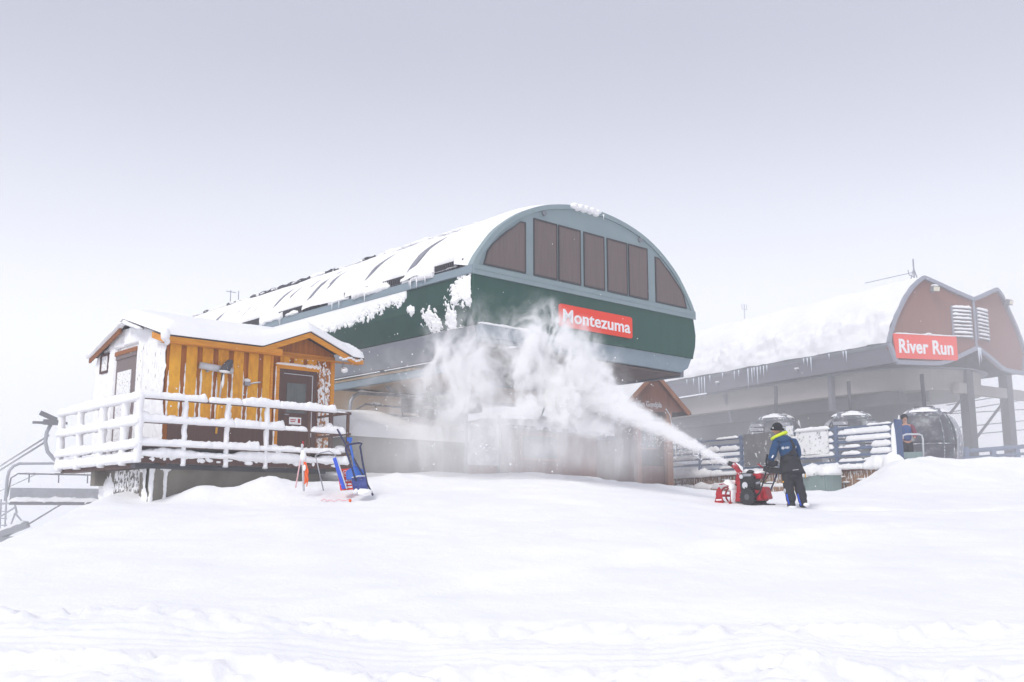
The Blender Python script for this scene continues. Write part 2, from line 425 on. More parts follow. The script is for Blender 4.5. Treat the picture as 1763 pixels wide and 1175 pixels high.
# ================================================================== chairlift station
ARC = [(4.4, 0), (4.27, .24), (4.1, .47), (3.71, .95), (3.3, 1.30), (2.72, 1.68), (2.0, 1.99), (1.2, 2.19), (.5, 2.28), (0, 2.30)]
def arc_h(dx):
    a = np.array(ARC[::-1]); return np.interp(np.abs(dx), a[:, 0], a[:, 1])
def arc_pts(n, grow=0.0):
    """smooth arch outline from the left eave to the right eave as x, z"""
    a = np.array(ARC); a = np.vstack([a, [(-x, z) for x, z in ARC[-2::-1]]])
    t = np.linspace(0, len(a) - 1, n); out = []
    for q in t:
        i = min(int(q), len(a) - 2); f = q - i
        p0, p1, p2, p3 = a[max(i - 1, 0)], a[i], a[i + 1], a[min(i + 2, len(a) - 1)]
        out.append(.5 * ((2 * p1) + (-p0 + p2) * f + (2 * p0 - 5 * p1 + 4 * p2 - p3) * f * f + (-p0 + 3 * p1 - 3 * p2 + p3) * f ** 3))
    a = np.array(out); a[:, 0] = 4.4 - a[:, 0] * (1 + grow / 4.4); a[:, 1] = 7.77 + a[:, 1] * (1 + grow / 2.3)
    return a
LEN = 22.0
st = thing('chairlift_station', 'big green chairlift terminal with arched snowy roof and dark gable windows', 'lift station', FM, (4.4, 0, 2.6))
A = arc_pts(49)
mb = MB()
out = [(x, 0, z) for x, z in A]; inn = [(4.4 + (x - 4.4) * .985, 0, 7.72 + (z - 7.77) * .98) for x, z in A][::-1]
poly = out + inn
mb.prism([(x, .06, z) for x, _, z in poly], (0, LEN, 0))
for k in range(1, 29):                                   # standing seams
    y = .6 + k * .76
    for i in range(0, 48, 2):
        p, q = A[i], A[i + 2]
        mb.bar((p[0], y, p[1]), (q[0], y, q[1]), .045, .10, up=(0, 1, 0))
roof = part('roof', mb, m_roofmetal, st)
# snow on the roof, thin over the seams
yy = np.arange(.1, LEN, .05); na = 64
A2 = arc_pts(na); dA = np.gradient(A2, axis=0); N2 = np.stack([-dA[:, 1], dA[:, 0]], -1); N2 /= np.linalg.norm(N2, axis=1)[:, None]
U, V = np.meshgrid(np.arange(na), yy, indexing='ij')
P = np.stack([A2[:, 0][U], V, A2[:, 1][U]], -1); N = np.stack([N2[:, 0][U], 0 * V, N2[:, 1][U]], -1)
s_ = U / (na - 1)
T = .065 + .05 * fbm(s_ * 9, V * 1.1, 0, 3, 4) + .02 * fbm(s_ * 40, V * 4, 0, 4, 3) + .06 * (1 - ss(V, 1.5, 3))
for k in range(1, 29):
    y = .6 + k * .76
    c = .17 + .16 * ((k * 37) % 10) / 10; wd = .08 + .14 * ((k * 53) % 7) / 7
    on = .55 + .45 * (((k * 29) % 5) > 0)
    if y < 2.2: on = 0
    prof = np.exp(-((V - y - .02) / (.06 + .022 * ((k * 17) % 4))) ** 2) * (.75 + .5 * fbm(s_ * 14, k * 3.1, 0, 6, 3)) * ss(s_, c - wd, c - wd + .06) * (1 - ss(s_, c + wd - .05, c + wd + .03))
    T = T - .36 * on * prof - .09 * on * np.exp(-((V - y - .2) / .16) ** 2) * ss(s_, c - wd, c) * (1 - ss(s_, c, c + wd))
T = T - .30 * np.exp(-((s_ - .03) / .025) ** 2) * (fbm(V * .9, 1, 0, 8, 3) > -.1) * 1.0 + .10 * np.exp(-((s_ - .045) / .05) ** 2)
T = np.where(V < .5, np.minimum(T, .02 + .12 * ss(V + .1 * fbm(s_ * 14, 0, 0, 77, 3), .15, .5)), T)
part('roof_snow', MB().layer(P, N, T), m_snowfine, st, smooth=True)
mb = MB(); mc = MB()
for i in range(int(20 / .11)):                           # ribbed ridge strip, half buried
    y = 1.4 + i * .11
    if fbm(y * .55, 4.4, 0, 12, 3) > .02:
        mb.box(2.55, 3.3, y, y + .06, 9.80, 10.03 + .02 * math.sin(i))
y = 1.3
while y < 21:
    L = random.uniform(.5, 1.6); mc.cap((2.95, y, 9.98), (2.95, y + L, 9.98), .75, random.uniform(.06, .16), int(y * 9), .08); y += L * .8
part('ridge_vent', mb, m_vent, st); part('ridge_snow', mc, m_snowfine, st, smooth=True)
mb = MB(); mc = MB()
for i in range(int(20.5 / .085)):                        # ribbed strip above the eave band
    y = .35 + i * .085; mb.box(-.03, .10, y, y + .045, 7.77, 7.99)
mb.box(.02, .10, .3, LEN, 7.77, 7.97)
y = .9
while y < 21:
    L = random.uniform(.35, 1.3)
    if random.random() < .62:
        mc.cap((.05, y, 7.80), (.05, y + L, 7.80), random.uniform(.22, .36), random.uniform(.14, .30), int(y * 7), .03, drop=.3, amp=1.0, taper=.05)
        for q in range(random.randint(0, 2)): mc.icicle((-.12, y + L * random.random(), 7.76), random.uniform(.1, .3), .02)
    y += L * random.uniform(.7, 1.3)
part('eave_vent', mb, m_vent, st); part('eave_snow', mc, m_snowfine, st, smooth=True)
mb = MB().box(-.04, .10, -.03, LEN, 7.56, 7.768); part('eave_band', mb, m_slate_l, st, bevel=.012)
mb = MB().prism([(.02, .02, 7.56), (.02, .02, 6.95), (.2, .02, 6.32), (.4, .02, 6.32), (.4, .02, 7.56)], (0, LEN - .1, 0))
mb.prism([(8.78, .02, 7.56), (8.86, .02, 7.0), (8.75, .02, 6.32), (8.4, .02, 6.32), (8.4, .02, 7.56)], (0, LEN - .1, 0))
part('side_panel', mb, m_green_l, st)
mb = MB().prism([(.02, .0, 7.56), (.0, .0, 7.1), (.05, .0, 6.75), (.2, .0, 6.33), (8.72, .0, 6.33), (8.85, .0, 6.7), (8.89, .0, 7.05), (8.8, .0, 7.56)], (0, .12, 0))
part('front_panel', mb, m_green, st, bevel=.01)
mb = MB()
mb.prism([(.24, .04, 6.33), (.3, .04, 5.92), (8.2, .04, 5.86), (8.52, .04, 6.02), (8.7, .04, 6.33)], (0, .12, 0))
mb.box(.2, 1.85, -.10, .04, 5.98, 6.31)
part('skirt', mb, m_slate_l, st, bevel=.01); mb = MB()
mb.prism([(.22, .17, 6.31), (.3, .17, 5.62), (.42, .17, 5.62), (.42, .17, 6.31)], (0, LEN - .4, 0))
mb.prism([(8.5, .17, 6.31), (8.46, .17, 5.75), (8.3, .17, 5.75), (8.3, .17, 6.31)], (0, LEN - .4, 0))
part('skirt', mb, m_gmetal, st, bevel=.01)
mc = MB().cap((.15, -.05, 6.31), (1.85, -.05, 6.31), .12, .05, 5, .05, amp=.6)
part('ledge_snow', mc, m_snowfine, st, smooth=True)
mb = MB().prism([(x, .0, z) for x, z in A] , (0, .1, 0)); part('gable_panel', mb, m_slate, st)
mb = MB().box(-.02, 8.86, -.05, .0, 7.54, 7.785)
mb.box(-.01, 8.85, -.06, -.05, 7.66, 7.675)
part('front_band', mb, m_slate, st, bevel=.008)
mb = MB()
for i in range(48):
    p, q = A[i], A[i + 1]; k = lambda a: (4.4 + (a[0] - 4.4) * .972, 7.77 + (a[1] - 7.77) * .955)
    pi, qi = k(p), k(q)
    o1, o2 = (4.4 + (p[0] - 4.4) * 1.008, 7.77 + (p[1] - 7.77) * 1.012), (4.4 + (q[0] - 4.4) * 1.008, 7.77 + (q[1] - 7.77) * 1.012)
    mb.prism([(o1[0], -.04, o1[1]), (pi[0], -.04, pi[1]), (qi[0], -.04, qi[1]), (o2[0], -.04, o2[1])], (0, .2, 0))
part('arch_trim', mb, m_slate, st, smooth=False)
def win(poly):
    c = np.mean(poly, 0)
    fr = MB(); k = len(poly)
    ip = [tuple(c + (np.array(p) - c) * (1 - .035 / max(.15, np.linalg.norm(np.array(p) - c)) * 1.4)) for p in poly]
    for i in range(k):
        j = (i + 1) % k
        fr.prism([(poly[i][0], -.035, poly[i][1]), (poly[j][0], -.035, poly[j][1]), (ip[j][0], -.035, ip[j][1]), (ip[i][0], -.035, ip[i][1])], (0, .04, 0))
    w = part('window', fr, m_frame, st)
    part('pane', MB().prism([(x, -.022, z) for x, z in ip], (0, .025, 0)), m_mesh, w)
for a, b in ((2.07, 2.93), (2.99, 3.84), (3.97, 4.80), (4.92, 5.76), (5.83, 6.67)):
    win([(a, 7.83), (b, 7.83), (b, 9.38), (a, 9.38)])
ql = [(.34, 7.83), (1.78, 7.83), (1.78, 9.20), (1.60, 9.19)] + [(x, 7.77 + float(arc_h(4.4 - x)) - .24) for x in (1.35, 1.1, .85, .62, .46)]
win(ql); win([(8.8 - x, z) for x, z in ql][::-1])
for x, z in ((2.45, 9.58), (6.35, 9.58)): part('floodlight', MB().disc((x, -.03, z), (0, 1, 0), .07, .06, 14), m_gmetal, st)
mc = MB()
for i in range(14):
    x = 3.55 + i * .075; mc.lump((x, -.02, 10.03 - .05 * abs(x - 4.1) + .05 * math.sin(i * 2)), (.12, .12, .07), i, 8, 6)
for x in (3.9, 4.75): mc.icicle((x, -.06, 10.02), .16, .025)
part('arch_snow', mc, m_snowfine, st, smooth=True)
# snow plastered on the green side
nu_, nv_ = 520, 90
Yg, Zg = np.meshgrid(np.linspace(.05, 12.5, nu_), np.linspace(6.30, 7.56, nv_), indexing='ij')
xg = np.where(Zg > 6.95, .02, .02 + (6.95 - Zg) / .63 * .18)
Pq = np.stack([xg, Yg, Zg], -1); Nq = np.zeros_like(Pq); Nq[..., 0] = -1; Nq[..., 2] = .15
n1 = fbm(Yg * 1.6, Zg * 2.4, 0, 14, 5); n2 = fbm(Yg * 9, Zg * 6, 0, 15, 4)
def blob(cy, cz, ry, rz): return 1 - np.sqrt(((Yg - cy) / ry) ** 2 + ((Zg - cz) / rz) ** 2)
strip = (Zg - (7.10 + .16 * np.sin(Yg * .7) + .012 * (Yg - 3))) / .3
strip = np.where((Yg > 2.75), strip, -2) - .12 * np.exp(-((Yg - 2.9) / .1) ** 2)
m = np.maximum.reduce([strip, blob(.36, 7.22, .5, .36), blob(1.0, 6.58, .25, .45), blob(1.85, 6.72, .3, .22), blob(1.6, 6.48, .3, .16), blob(2.55, 7.0, .18, .12), blob(.75, 6.98, .22, .1)])
n3 = fbm(Yg * 24, Zg * 20, 0, 16, 3)
T = np.clip((m * .7 + .30 * n1 + .50 * n2 + .40 * n3) * .13, -.05, .04)
part('side_rime', MB().layer(Pq, Nq, T), m_snowfine, st, smooth=True)
# underside
part('ceiling', MB().box(.42, 8.3, 2.9, LEN - .5, 5.50, 5.56), m_tan, st)
part('soffit', MB().box(.31, 8.3, .16, 2.9, 5.80, 5.85), m_rsoff, st)
mb = MB()
for y in (7.4, 13.2): mb.box(.42, 8.3, y, y + .22, 5.42, 5.49)
mb.disc((4.4, 3.2, 5.62), (0, 0, 1), 2.3, .18, 40); mb.disc((4.4, 3.2, 5.75), (0, 0, 1), .5, .5, 20)
mb.box(3.4, 5.4, 1.4, 3.4, 5.36, 5.55)
part('lift_machinery', mb, m_dsteel, st, bevel=.01)
mb = MB().box(.44, .6, .4, LEN, 5.30, 5.49)
part('guide_rail', mb, m_slate_l, st)
for y in (6.2, 16.0):
    c_ = MB().prism([(3.9, y, 2.2), (4.9, y, 2.2), (4.9, y, 5.6), (3.9, y, 5.6)], (0, 1.1, 0)).box(3.4, 5.4, y - .3, y + 1.4, 4.9, 5.35)
    part('mast', c_, m_dsteel, st, bevel=.02)
mb = MB()
for k in range(9): mb.tube([(.12 + .01 * k, 3.1 + k * .9 + .3 * math.sin(k * 9), 7.1), (.12, 3.1 + k * .9 + .3 * math.sin(k * 9), 6.9 - .12 * (k % 3))], [.02, .003], 5)
part('icicles', mb, m_ice, st, kind='stuff')
mb = MB().tube([(3.0, 19.0, 10.1), (3.0, 19.0, 10.75)], .02, 6).tube([(2.8, 19.0, 10.68), (3.25, 19.0, 10.68)], .015, 5).tube([(3.0, 18.3, 10.1), (3.0, 18.3, 10.6)], .02, 6)
part('antenna', mb, m_steel, st)
# sign
sg = thing('station_sign', 'red sign reading Montezuma in white on the green terminal', 'sign', FM, (4.44, -.06, 6.6))
rr = .07; x0, x1, z0, z1 = 2.98, 5.90, 6.60, 7.21
pl = []
for cx, cz, a0 in ((x1 - rr, z0 + rr, -90), (x1 - rr, z1 - rr, 0), (x0 + rr, z1 - rr, 90), (x0 + rr, z0 + rr, 180)):
    for k in range(5): pl.append((cx + rr * math.cos(R(a0 + k * 22.5)), -.05, cz + rr * math.sin(R(a0 + k * 22.5))))
part('board', MB().prism(pl, (0, .05, 0)), m_red, sg)
part('lettering', text_mb('Montezuma', 3.10, 5.80, 6.73, 7.08, -.05, .012, .017), m_white, sg)

# loading platform and banks under the station
pf = thing('loading_platform', 'grey concrete loading platform under the green terminal, snow on top', 'platform', FM, (3, 3.2, 2.4))
part('wall', MB().box(-1.2, 3.4, 3.3, 9.5, 2.2, 3.72), m_concrete, pf, bevel=.02)
mc = MB()
n_ = 46; Ux, Uy = np.meshgrid(np.linspace(-1.3, 3.5, n_), np.linspace(3.2, 9.6, n_), indexing='ij')
ed = np.minimum.reduce([Ux + 1.3, 3.5 - Ux, Uy - 3.2, 9.6 - Uy])
Zs = 3.66 + ss(ed, 0, .5) * (.35 + .45 * ss(Uy, 3.6, 6)) * (1 + .25 * fbm(Ux, Uy, 0, 8, 4)) + .1 * ss(ed, 0, .15)
mc.grid(np.stack([Ux, Uy, Zs], -1)); part('snow_cap', mc, m_snowfine, pf, smooth=True)
# operator booth half hidden by the blown snow
bo = thing('operator_booth', 'small brown wooden booth with dark window behind the blown snow', 'booth', FM, (3.6, 2.6, 2.5))
part('wall', MB().box(2.6, 6.0, 1.5, 3.6, 2.3, 3.95), m_rwood, bo, bevel=.01)
w = part('window', MB().box(2.95, 4.4, 1.44, 1.5, 3.15, 3.85), m_rwoodl, bo)
part('pane', MB().box(3.02, 4.33, 1.425, 1.45, 3.2, 3.8), m_glass_d, w)
part('roof', MB().box(2.45, 6.15, 1.3, 3.8, 3.95, 4.05), m_dsteel, bo)
part('snow_cap', MB().cap((2.4, 2.55, 4.03), (6.2, 2.55, 4.03), 2.5, .3, 3, .1, amp=.3), m_snowfine, bo, smooth=True)
wb = thing('wind_barrier', 'white weathered panel on posts beside the brown wooden booth', 'barrier', FM, (1.7, 1.6, 2.5))
part('panel', MB().box(1.2, 2.25, 1.55, 1.6, 2.95, 4.05), m_pale, wb, bevel=.01)
for x in (1.15, 2.30): part('post', MB().tube([(x, 1.6, 2.3), (x, 1.6, 4.3)], .05, 8), m_dsteel, wb, smooth=True)
# ================================================================== patrol cabin
hb = thing('wooden_cabin', 'orange board cabin under thick snow with frosted white gable wall', 'cabin', FH, (2.1, 2.05, 2.93))
WX, WY = 4.22, 4.1
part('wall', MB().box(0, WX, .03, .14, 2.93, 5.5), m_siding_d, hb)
part('wall', MB().box(.0, .12, .14, WY, 2.93, 5.5).box(WX - .12, WX, .14, WY, 2.93, 5.5).box(.12, WX - .12, WY - .12, WY, 2.93, 5.5)
     .prism([(.03, .05, 5.5), (.03, WY, 5.5), (.03, WY / 2, 6.12)], (.09, 0, 0)), m_rimewall, hb, label='gable wall white with rime')
mb = MB()
for k in range(7):                                       # outer boards, front
    x = .06 + k * .375
    if x + .25 < 2.58: mb.box(x, x + .25, -.005, .03, 3.76, 5.5)
for x in (2.75, 3.12, 3.49): mb.box(x, x + .25, -.005, .03, 5.22, 5.5)
part('siding_boards', mb, m_siding, hb, bevel=.006)
part('corner_trim', MB().box(2.50, 2.56, -.03, .03, 2.95, 5.5), m_trim, hb, bevel=.005)
part('skirting', MB().box(.1, 2.60, -.035, .03, 2.93, 3.755), m_brown, hb, bevel=.01)
part('siding_boards', MB().box(3.80, 3.97, -.006, .03, 2.95, 5.2).box(3.99, 4.12, -.006, .03, 2.95, 5.2), m_trim_rime, hb, label='boards spattered with rime right of the door')
part('corner_trim', MB().box(4.13, 4.235, -.03, .16, 4.3, 5.5), m_trim, hb, bevel=.006)
part('corner_trim', MB().box(4.15, 4.24, -.028, .16, 2.95, 4.29), m_brown, hb, bevel=.006)
# snow-packed board edges
mb = MB()
for k in range(7):
    x = .06 + k * .375
    for xx in (x - .008, x + .258):
        if xx > 2.5 or xx < .02: continue
        top = random.uniform(4.5, 5.15); z = 2.95 + .83
        kk = int((top - z) / .05)
        r_ = [max(.005, .021 * (1 + .8 * float(vn(i * .7, xx * 9, 0, 3))) * min(1, (kk - i) / 6 + .12)) for i in range(kk + 1)]
        mb.tube([(xx + .007 * float(vn(i * .5, xx, 2, 5)), .012, z + i * .05) for i in range(kk + 1)], r_, 6)
for i in range(26):                                      # stuck clots
    mb.lump((random.uniform(3.75, 4.15), -.012, random.uniform(3.6, 5.45)), (.025, .012, .03), i, 8, 6)
for i in range(20):
    mb.lump((random.gauss(3.55, .25), -.012, random.gauss(5.42, .14)), (.022, .012, .016), i + 40, 8, 6)
for i in range(10): mb.lump((random.uniform(.1, 2.3), -.012, random.uniform(3.8, 4.4)), (.02, .012, .02), i + 70, 8, 6)
part('packed_snow', mb, m_snowfine, hb, smooth=True, kind='stuff')
# frosted gable wall boards
mb = MB(); k = 0
for y in np.arange(.10, 4.0, .20):
    if 1.55 < y < 2.95 or 3.25 < y < 3.95: 
        continue
    mb.box(-.03, 0, y, y + .12, 2.95, 5.5)
for y in np.arange(3.28, 3.9, .2): mb.box(-.03, 0, y, y + .12, 2.95, 5.05)
part('gable_boards', mb, m_rimewall, hb, bevel=.006)
mc = MB(); n_ = 120; Ug, Vg = np.meshgrid(np.linspace(0, WY, n_), np.linspace(2.95, 6.0, n_), indexing='ij')
Pg = np.stack([0 * Ug - .012, Ug, Vg], -1); Ng = np.zeros_like(Pg); Ng[..., 0] = -1
ok = np.where((Ug > 1.58) & (Ug < 2.92) & (Vg < 5.6), -1, 0) + np.where((Ug > 3.3) & (Ug < 3.9) & (Vg > 5.05) & (Vg < 5.6), -1, 0) + np.where(Vg > 5.55 + .66 * (1 - np.abs(Ug - 2.05) / 2.05) - .04, -1, 0)
Tg = .022 + .05 * fbm(Ug * 3.5, Vg * 1.6, 0, 24, 5) + .02 * fbm(Ug * 14, Vg * 9, 0, 25, 3) + ok - .05 * (np.abs(Ug - 1.30) < .04) * (Vg < 5.3)
mc.layer(Pg, Ng, np.clip(Tg, -.05, .06)); part('rime', mc, m_snowfine, hb, smooth=True)
# gable door and little window
d = part('door', MB().box(-.02, .0, 1.62, 2.86, 2.95, 5.40).box(-.045, -.02, 1.62, 2.86, 5.3, 5.40), m_door_gray, hb, bevel=.006, label='taupe door half covered with rime')
part('frost', MB().box(-.034, -.02, 1.90, 2.72, 2.95, 5.0), m_rimedoor, d)
part('lintel', MB().box(-.06, -.02, 1.6, 2.9, 5.40, 5.5), m_rake, d)
w = part('window', MB().box(-.05, 0, 3.34, 3.38, 5.08, 5.55).box(-.05, 0, 3.82, 3.86, 5.08, 5.55).box(-.05, 0, 3.38, 3.82, 5.08, 5.13).box(-.05, 0, 3.38, 3.82, 5.50, 5.55), m_brown, hb)
part('pane', MB().box(-.02, -.004, 3.38, 3.82, 5.13, 5.50), m_rimedoor, w)
# front door
d = part('door', MB().box(2.80, 3.62, -.028, .03, 2.95, 5.0), m_brown, hb, bevel=.01, label='brown front door with glass pane')
part('door_frame', MB().box(2.72, 2.80, -.045, .03, 2.95, 5.08).box(3.62, 3.74, -.045, .03, 2.95, 5.08).box(2.80, 3.62, -.045, .03, 5.0, 5.08), m_brown, d, bevel=.006)
part('pane', MB().box(2.93, 3.44, -.036, -.02, 4.05, 4.76), m_glass_d, d)
part('notice', MB().box(3.02, 3.34, -.04, -.03, 3.78, 3.95), m_white, d)
part('handle', MB().tube([(2.88, -.06, 4.0), (2.88, -.09, 4.0), (2.97, -.09, 4.0)], .014, 6), m_steel, d)
part('notice_print', MB().box(3.05, 3.2, -.042, -.04, 3.88, 3.90).box(3.05, 3.18, -.042, -.04, 3.84, 3.86).box(3.25, 3.31, -.042, -.04, 3.82, 3.92), m_redm2, d)
part('door_trim', MB().box(2.62, 2.72, -.05, .03, 2.95, 5.18).box(2.72, 3.80, -.05, .03, 5.08, 5.18), m_trim, hb, bevel=.006)
part('metal_strip', MB().box(3.605, 3.62, -.05, -.028, 3.5, 4.98).box(2.84, 3.6, -.05, -.028, 4.965, 4.98), m_offw, d)
mc = MB().cap((2.60, -.055, 5.18), (3.82, -.055, 5.18), .05, .04, 4, .04, amp=.7, taper=.03)
mc.tube([(2.615, -.055, 3.2 + i * .06) for i in range(33)], [.018 * (1 + .5 * float(vn(i * .8, 2, 0, 9))) for i in range(33)], 6)
for i in range(8): mc.lump((3.45 + i * .05, -.05, 5.20 + .02 * math.sin(i * 3)), (.04, .03, .045), i + 5, 8, 6)
part('door_snow', mc, m_snowfine, hb, smooth=True)
# roof: main gable along the front wall with a cross gable over the door
RL, RR_, RIDGE = -.20, 4.88, 2.05
zr = lambda y: 6.20 - abs(y - RIDGE) * (6.20 - 5.52) / 2.40
ROOFZ = lambda x, y: max(zr(y), (6.02 - abs(x - 3.33) * .40) if y < 1.6 else -9)
xg_ = np.linspace(RL, RR_, 60); yg_ = np.linspace(-.34, 4.26, 60)
Xr, Yr = np.meshgrid(xg_, yg_, indexing='ij'); Zr = np.vectorize(ROOFZ)(Xr, Yr)
mb = MB().grid(np.stack([Xr, Yr, Zr], -1)); mb.grid(np.stack([Xr, Yr, Zr - .05], -1))
def skirt(mb, Pt, dz):
    k = len(Pt); mb.add([tuple(p) for p in Pt] + [(p[0], p[1], p[2] - dz) for p in Pt], [(i, i + 1, k + i + 1, k + i) for i in range(k - 1)])
ring = [(x, yg_[0]) for x in xg_] + [(xg_[-1], y) for y in yg_[1:]] + [(x, yg_[-1]) for x in xg_[::-1][1:]] + [(xg_[0], y) for y in yg_[::-1][1:]]
skirt(mb, [(x, y, ROOFZ(x, y)) for x, y in ring], .05)
rf = part('roof', mb, m_shingle, hb)
# fascia boards
mb = MB()
def fascia(x0, x1, h=.15):
    q = np.linspace(x0, x1, 2) 
    p0, p1 = (x0, -.33, ROOFZ(x0, -.33) - .03), (x1, -.33, ROOFZ(x1, -.33) - .03)
    mb.prism([p0, p1, (x1, -.33, p1[2] - h), (x0, -.33, p0[2] - h)], (0, .045, 0))
fascia(-.18, 2.08, .155); fascia(2.081, 3.33, .15); fascia(3.331, 4.57, .15); fascia(4.571, 4.87, .15)
mb.box(2.08, 2.62, -.32, -.28, 5.33, 5.49)
part('fascia', mb, m_trim, hb, bevel=.005)
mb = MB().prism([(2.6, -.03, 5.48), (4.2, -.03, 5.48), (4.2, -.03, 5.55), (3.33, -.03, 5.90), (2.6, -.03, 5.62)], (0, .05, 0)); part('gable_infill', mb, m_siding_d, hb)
part('gable_infill', MB().box(2.56, 4.2, -.035, .02, 5.42, 5.49), m_trim, hb)
mb = MB()
mb.prism([(-.19, -.3, 5.46), (-.19, -.3, 5.32), (-.19, .45, 5.53), (-.19, .45, 5.67)], (.05, 0, 0))
part('rake_board', mb, m_trim, hb, bevel=.005); mb = MB()
mb.prism([(-.19, 2.35, 6.05), (-.19, 2.35, 5.90), (-.19, 4.24, 5.38), (-.19, 4.24, 5.52)], (.05, 0, 0))
part('rake_board', mb, m_rake, hb, bevel=.005)
mb = MB().grid(np.stack([Xr[:, :5], Yr[:, :5], Zr[:, :5] * 0 + 5.36], -1)); part('soffit', mb, m_trim, hb)
# the thick blanket of snow
n1_, n2_ = 90, 80
Xs, Ys = np.meshgrid(np.linspace(RL - .05, RR_ + .02, n1_), np.linspace(-.38, 4.32, n2_), indexing='ij')
zc = lambda x, y: (lambda a, b: np.logaddexp(a * 9, b * 9) / 9)(6.20 - np.sqrt((y - RIDGE) ** 2 + .05) * .283, np.where(y < 1.9, 6.02 - np.sqrt((x - 3.33) ** 2 + .02) * .40, 5.0))
ed = np.minimum.reduce([Xs - RL + .05, RR_ + .02 - Xs, Ys + .38, 4.32 - Ys])
front = ss(Ys, -.40, .5)
base_s = np.maximum(np.vectorize(ROOFZ)(np.clip(Xs, RL, RR_), np.clip(Ys, -.34, 4.26)), 0)
th = np.sqrt(np.clip(ed / .30, 0, 1)) * (.27 + .04 * fbm(Xs * .8, Ys * .8, 0, 33, 3))
Zs = np.maximum(zc(Xs, Ys), base_s) * .6 + base_s * .4 + th
Zs = np.where(ed <= 1e-6, base_s - .02, Zs)
mc = MB().grid(np.stack([Xs, Ys, Zs], -1)); mc.grid(np.stack([Xs, Ys, base_s - .021], -1))
part('roof_snow', mc, m_snow, hb, smooth=True)
mc = MB()                                                # rime on the left verge
mc.cap((-.20, 4.26, 5.49), (-.20, 2.1, 6.10), .16, .08, 8, .06, amp=.6); mc.cap((-.20, 2.05, 6.10), (-.20, 1.0, 5.80), .2, .05, 9, .06, drop=.9, amp=.6)
mc.lump((-.20, -.30, 5.50), (.10, .10, .16), 3); mc.lump((-.14, -.28, 5.36), (.06, .07, .08), 5)
for i in range(9): mc.lump((4.2 + .075 * i, -.335, 5.45 + .03 * math.sin(i * 5)), (.05, .02, .03), i + 11, 8, 6)
part('verge_rime', mc, m_snowfine, hb, smooth=True)
fl = part('floodlight', MB().tube([(4.36, -.2, 5.36), (4.36, -.2, 5.24)], .02, 6).obox((4.36, -.24, 5.18), (.06, 0, 0), (0, .04, .02), (0, -.02, .05)), m_steel, hb)
part('snow_cap', MB().lump((4.36, -.25, 5.17), (.09, .07, .07), 4, amp=.5), m_snowfine, fl, smooth=True)

# ------------------------------------------------------------------ foundation
fd = thing('concrete_foundation', 'grey concrete foundation block under the cabin deck, patched with rime', 'foundation', FH, (1.3, -.95, 1.2))
part('wall', MB().box(-.66, 3.3, -1.0, -.8, 1.0, 2.66).box(-.66, -.46, -.8, 1.55, .6, 2.66), m_concrete, fd, bevel=.02)
part('wall', MB().box(-.685, -.66, -.55, .75, .9, 2.6), m_conc_rime, fd, label='rime-speckled side panel')
mb = MB()
n_ = 70; Ug, Vg = np.meshgrid(np.linspace(-1.0, 1.55, n_), np.linspace(1.2, 2.6, n_), indexing='ij')
Pg = np.stack([0 * Ug - .685, Ug, Vg], -1); Ng = np.zeros_like(Pg); Ng[..., 0] = -1
mb.layer(Pg, Ng, np.clip(-.035 + .09 * fbm(Ug * 5, Vg * 3, 0, 44, 5) + .06 * ss(-Ug, .62, .95) + .07 * ss(Ug, 1.2, 1.5), -.05, .04))
Ug2, Vg2 = np.meshgrid(np.linspace(-.66, .4, n_), np.linspace(1.4, 2.64, n_), indexing='ij')
Pg = np.stack([Ug2, 0 * Ug2 - 1.002, Vg2], -1); Ng = np.zeros_like(Pg); Ng[..., 1] = -1
mb.layer(Pg, Ng, np.clip(-.06 + .08 * fbm(Ug2 * 7, Vg2 * 4, 0, 46, 5) + .10 * np.exp(-((Ug2 + .60) / .05) ** 2) * (Vg2 > 1.7) + .085 * np.exp(-((Ug2 + .32) / .04) ** 2) + .05 * ss(Vg2, 2.5, 2.64), -.05, .04))
part('rime', mb, m_snowfine, fd, smooth=True)
part('corbel', MB().box(-.9, -.66, 1.3, 1.55, 2.3, 2.66), m_concrete, fd)
part('ledger_beam', MB().box(-1.0, 3.4, -1.1, -.9, 2.60, 2.70), m_dsteel, fd)

# ------------------------------------------------------------------ deck
dk = thing('cabin_deck', 'snow-laden wooden deck with white rimed railing around the cabin', 'deck', FH, (1.4, -.6, 2.7))
part('floor', MB().box(-1.05, 3.95, -1.28, -.05, 2.84, 2.92).box(-1.05, -.02, -.05, 3.3, 2.84, 2.92), m_brown, dk)
part('rim_board', MB().box(-1.06, 3.95, -1.32, -1.28, 2.70, 2.92), m_brown, dk, bevel=.008)
part('rim_board', MB().box(-1.10, -1.06, -1.32, 3.32, 2.70, 2.92), m_white_lum, dk, bevel=.01, label='rim board white with rime')
part('joist', MB().box(-1.0, -.7, -.9, 3.2, 2.62, 2.70).box(-.5, -.4, -1.2, 3.2, 2.66, 2.72), m_rust, dk)
def rime_post(x, y, z0, z1, w=.085, seed=0):
    mb = MB(); k = int((z1 - z0) / .06); ps = []; rs = []
    for i in range(k + 1):
        ps.append((x + .010 * float(vn(i * .6, seed, 1, 3)), y + .010 * float(vn(i * .6, seed, 7, 4)), z0 + (z1 - z0) * i / k)); rs.append(w * .72 * (1 + .22 * float(fbm(i * .5, seed * 3.3, 0, 5, 3))))
    return mb.tube(ps, rs, 8)
for i, x in enumerate((-1.05, -.11, .82, 1.75)):
    part('post', rime_post(x, -1.31, 2.66 if i else 2.70, 4.05, .105 if i == 0 else .075, i), m_white_lum, dk, smooth=True)
for i, y in enumerate((-.65, .53, 1.89, 3.1)):
    part('post', rime_post(-1.08, y, 2.66, 4.03, .115, i + 9), m_white_lum, dk, smooth=True)
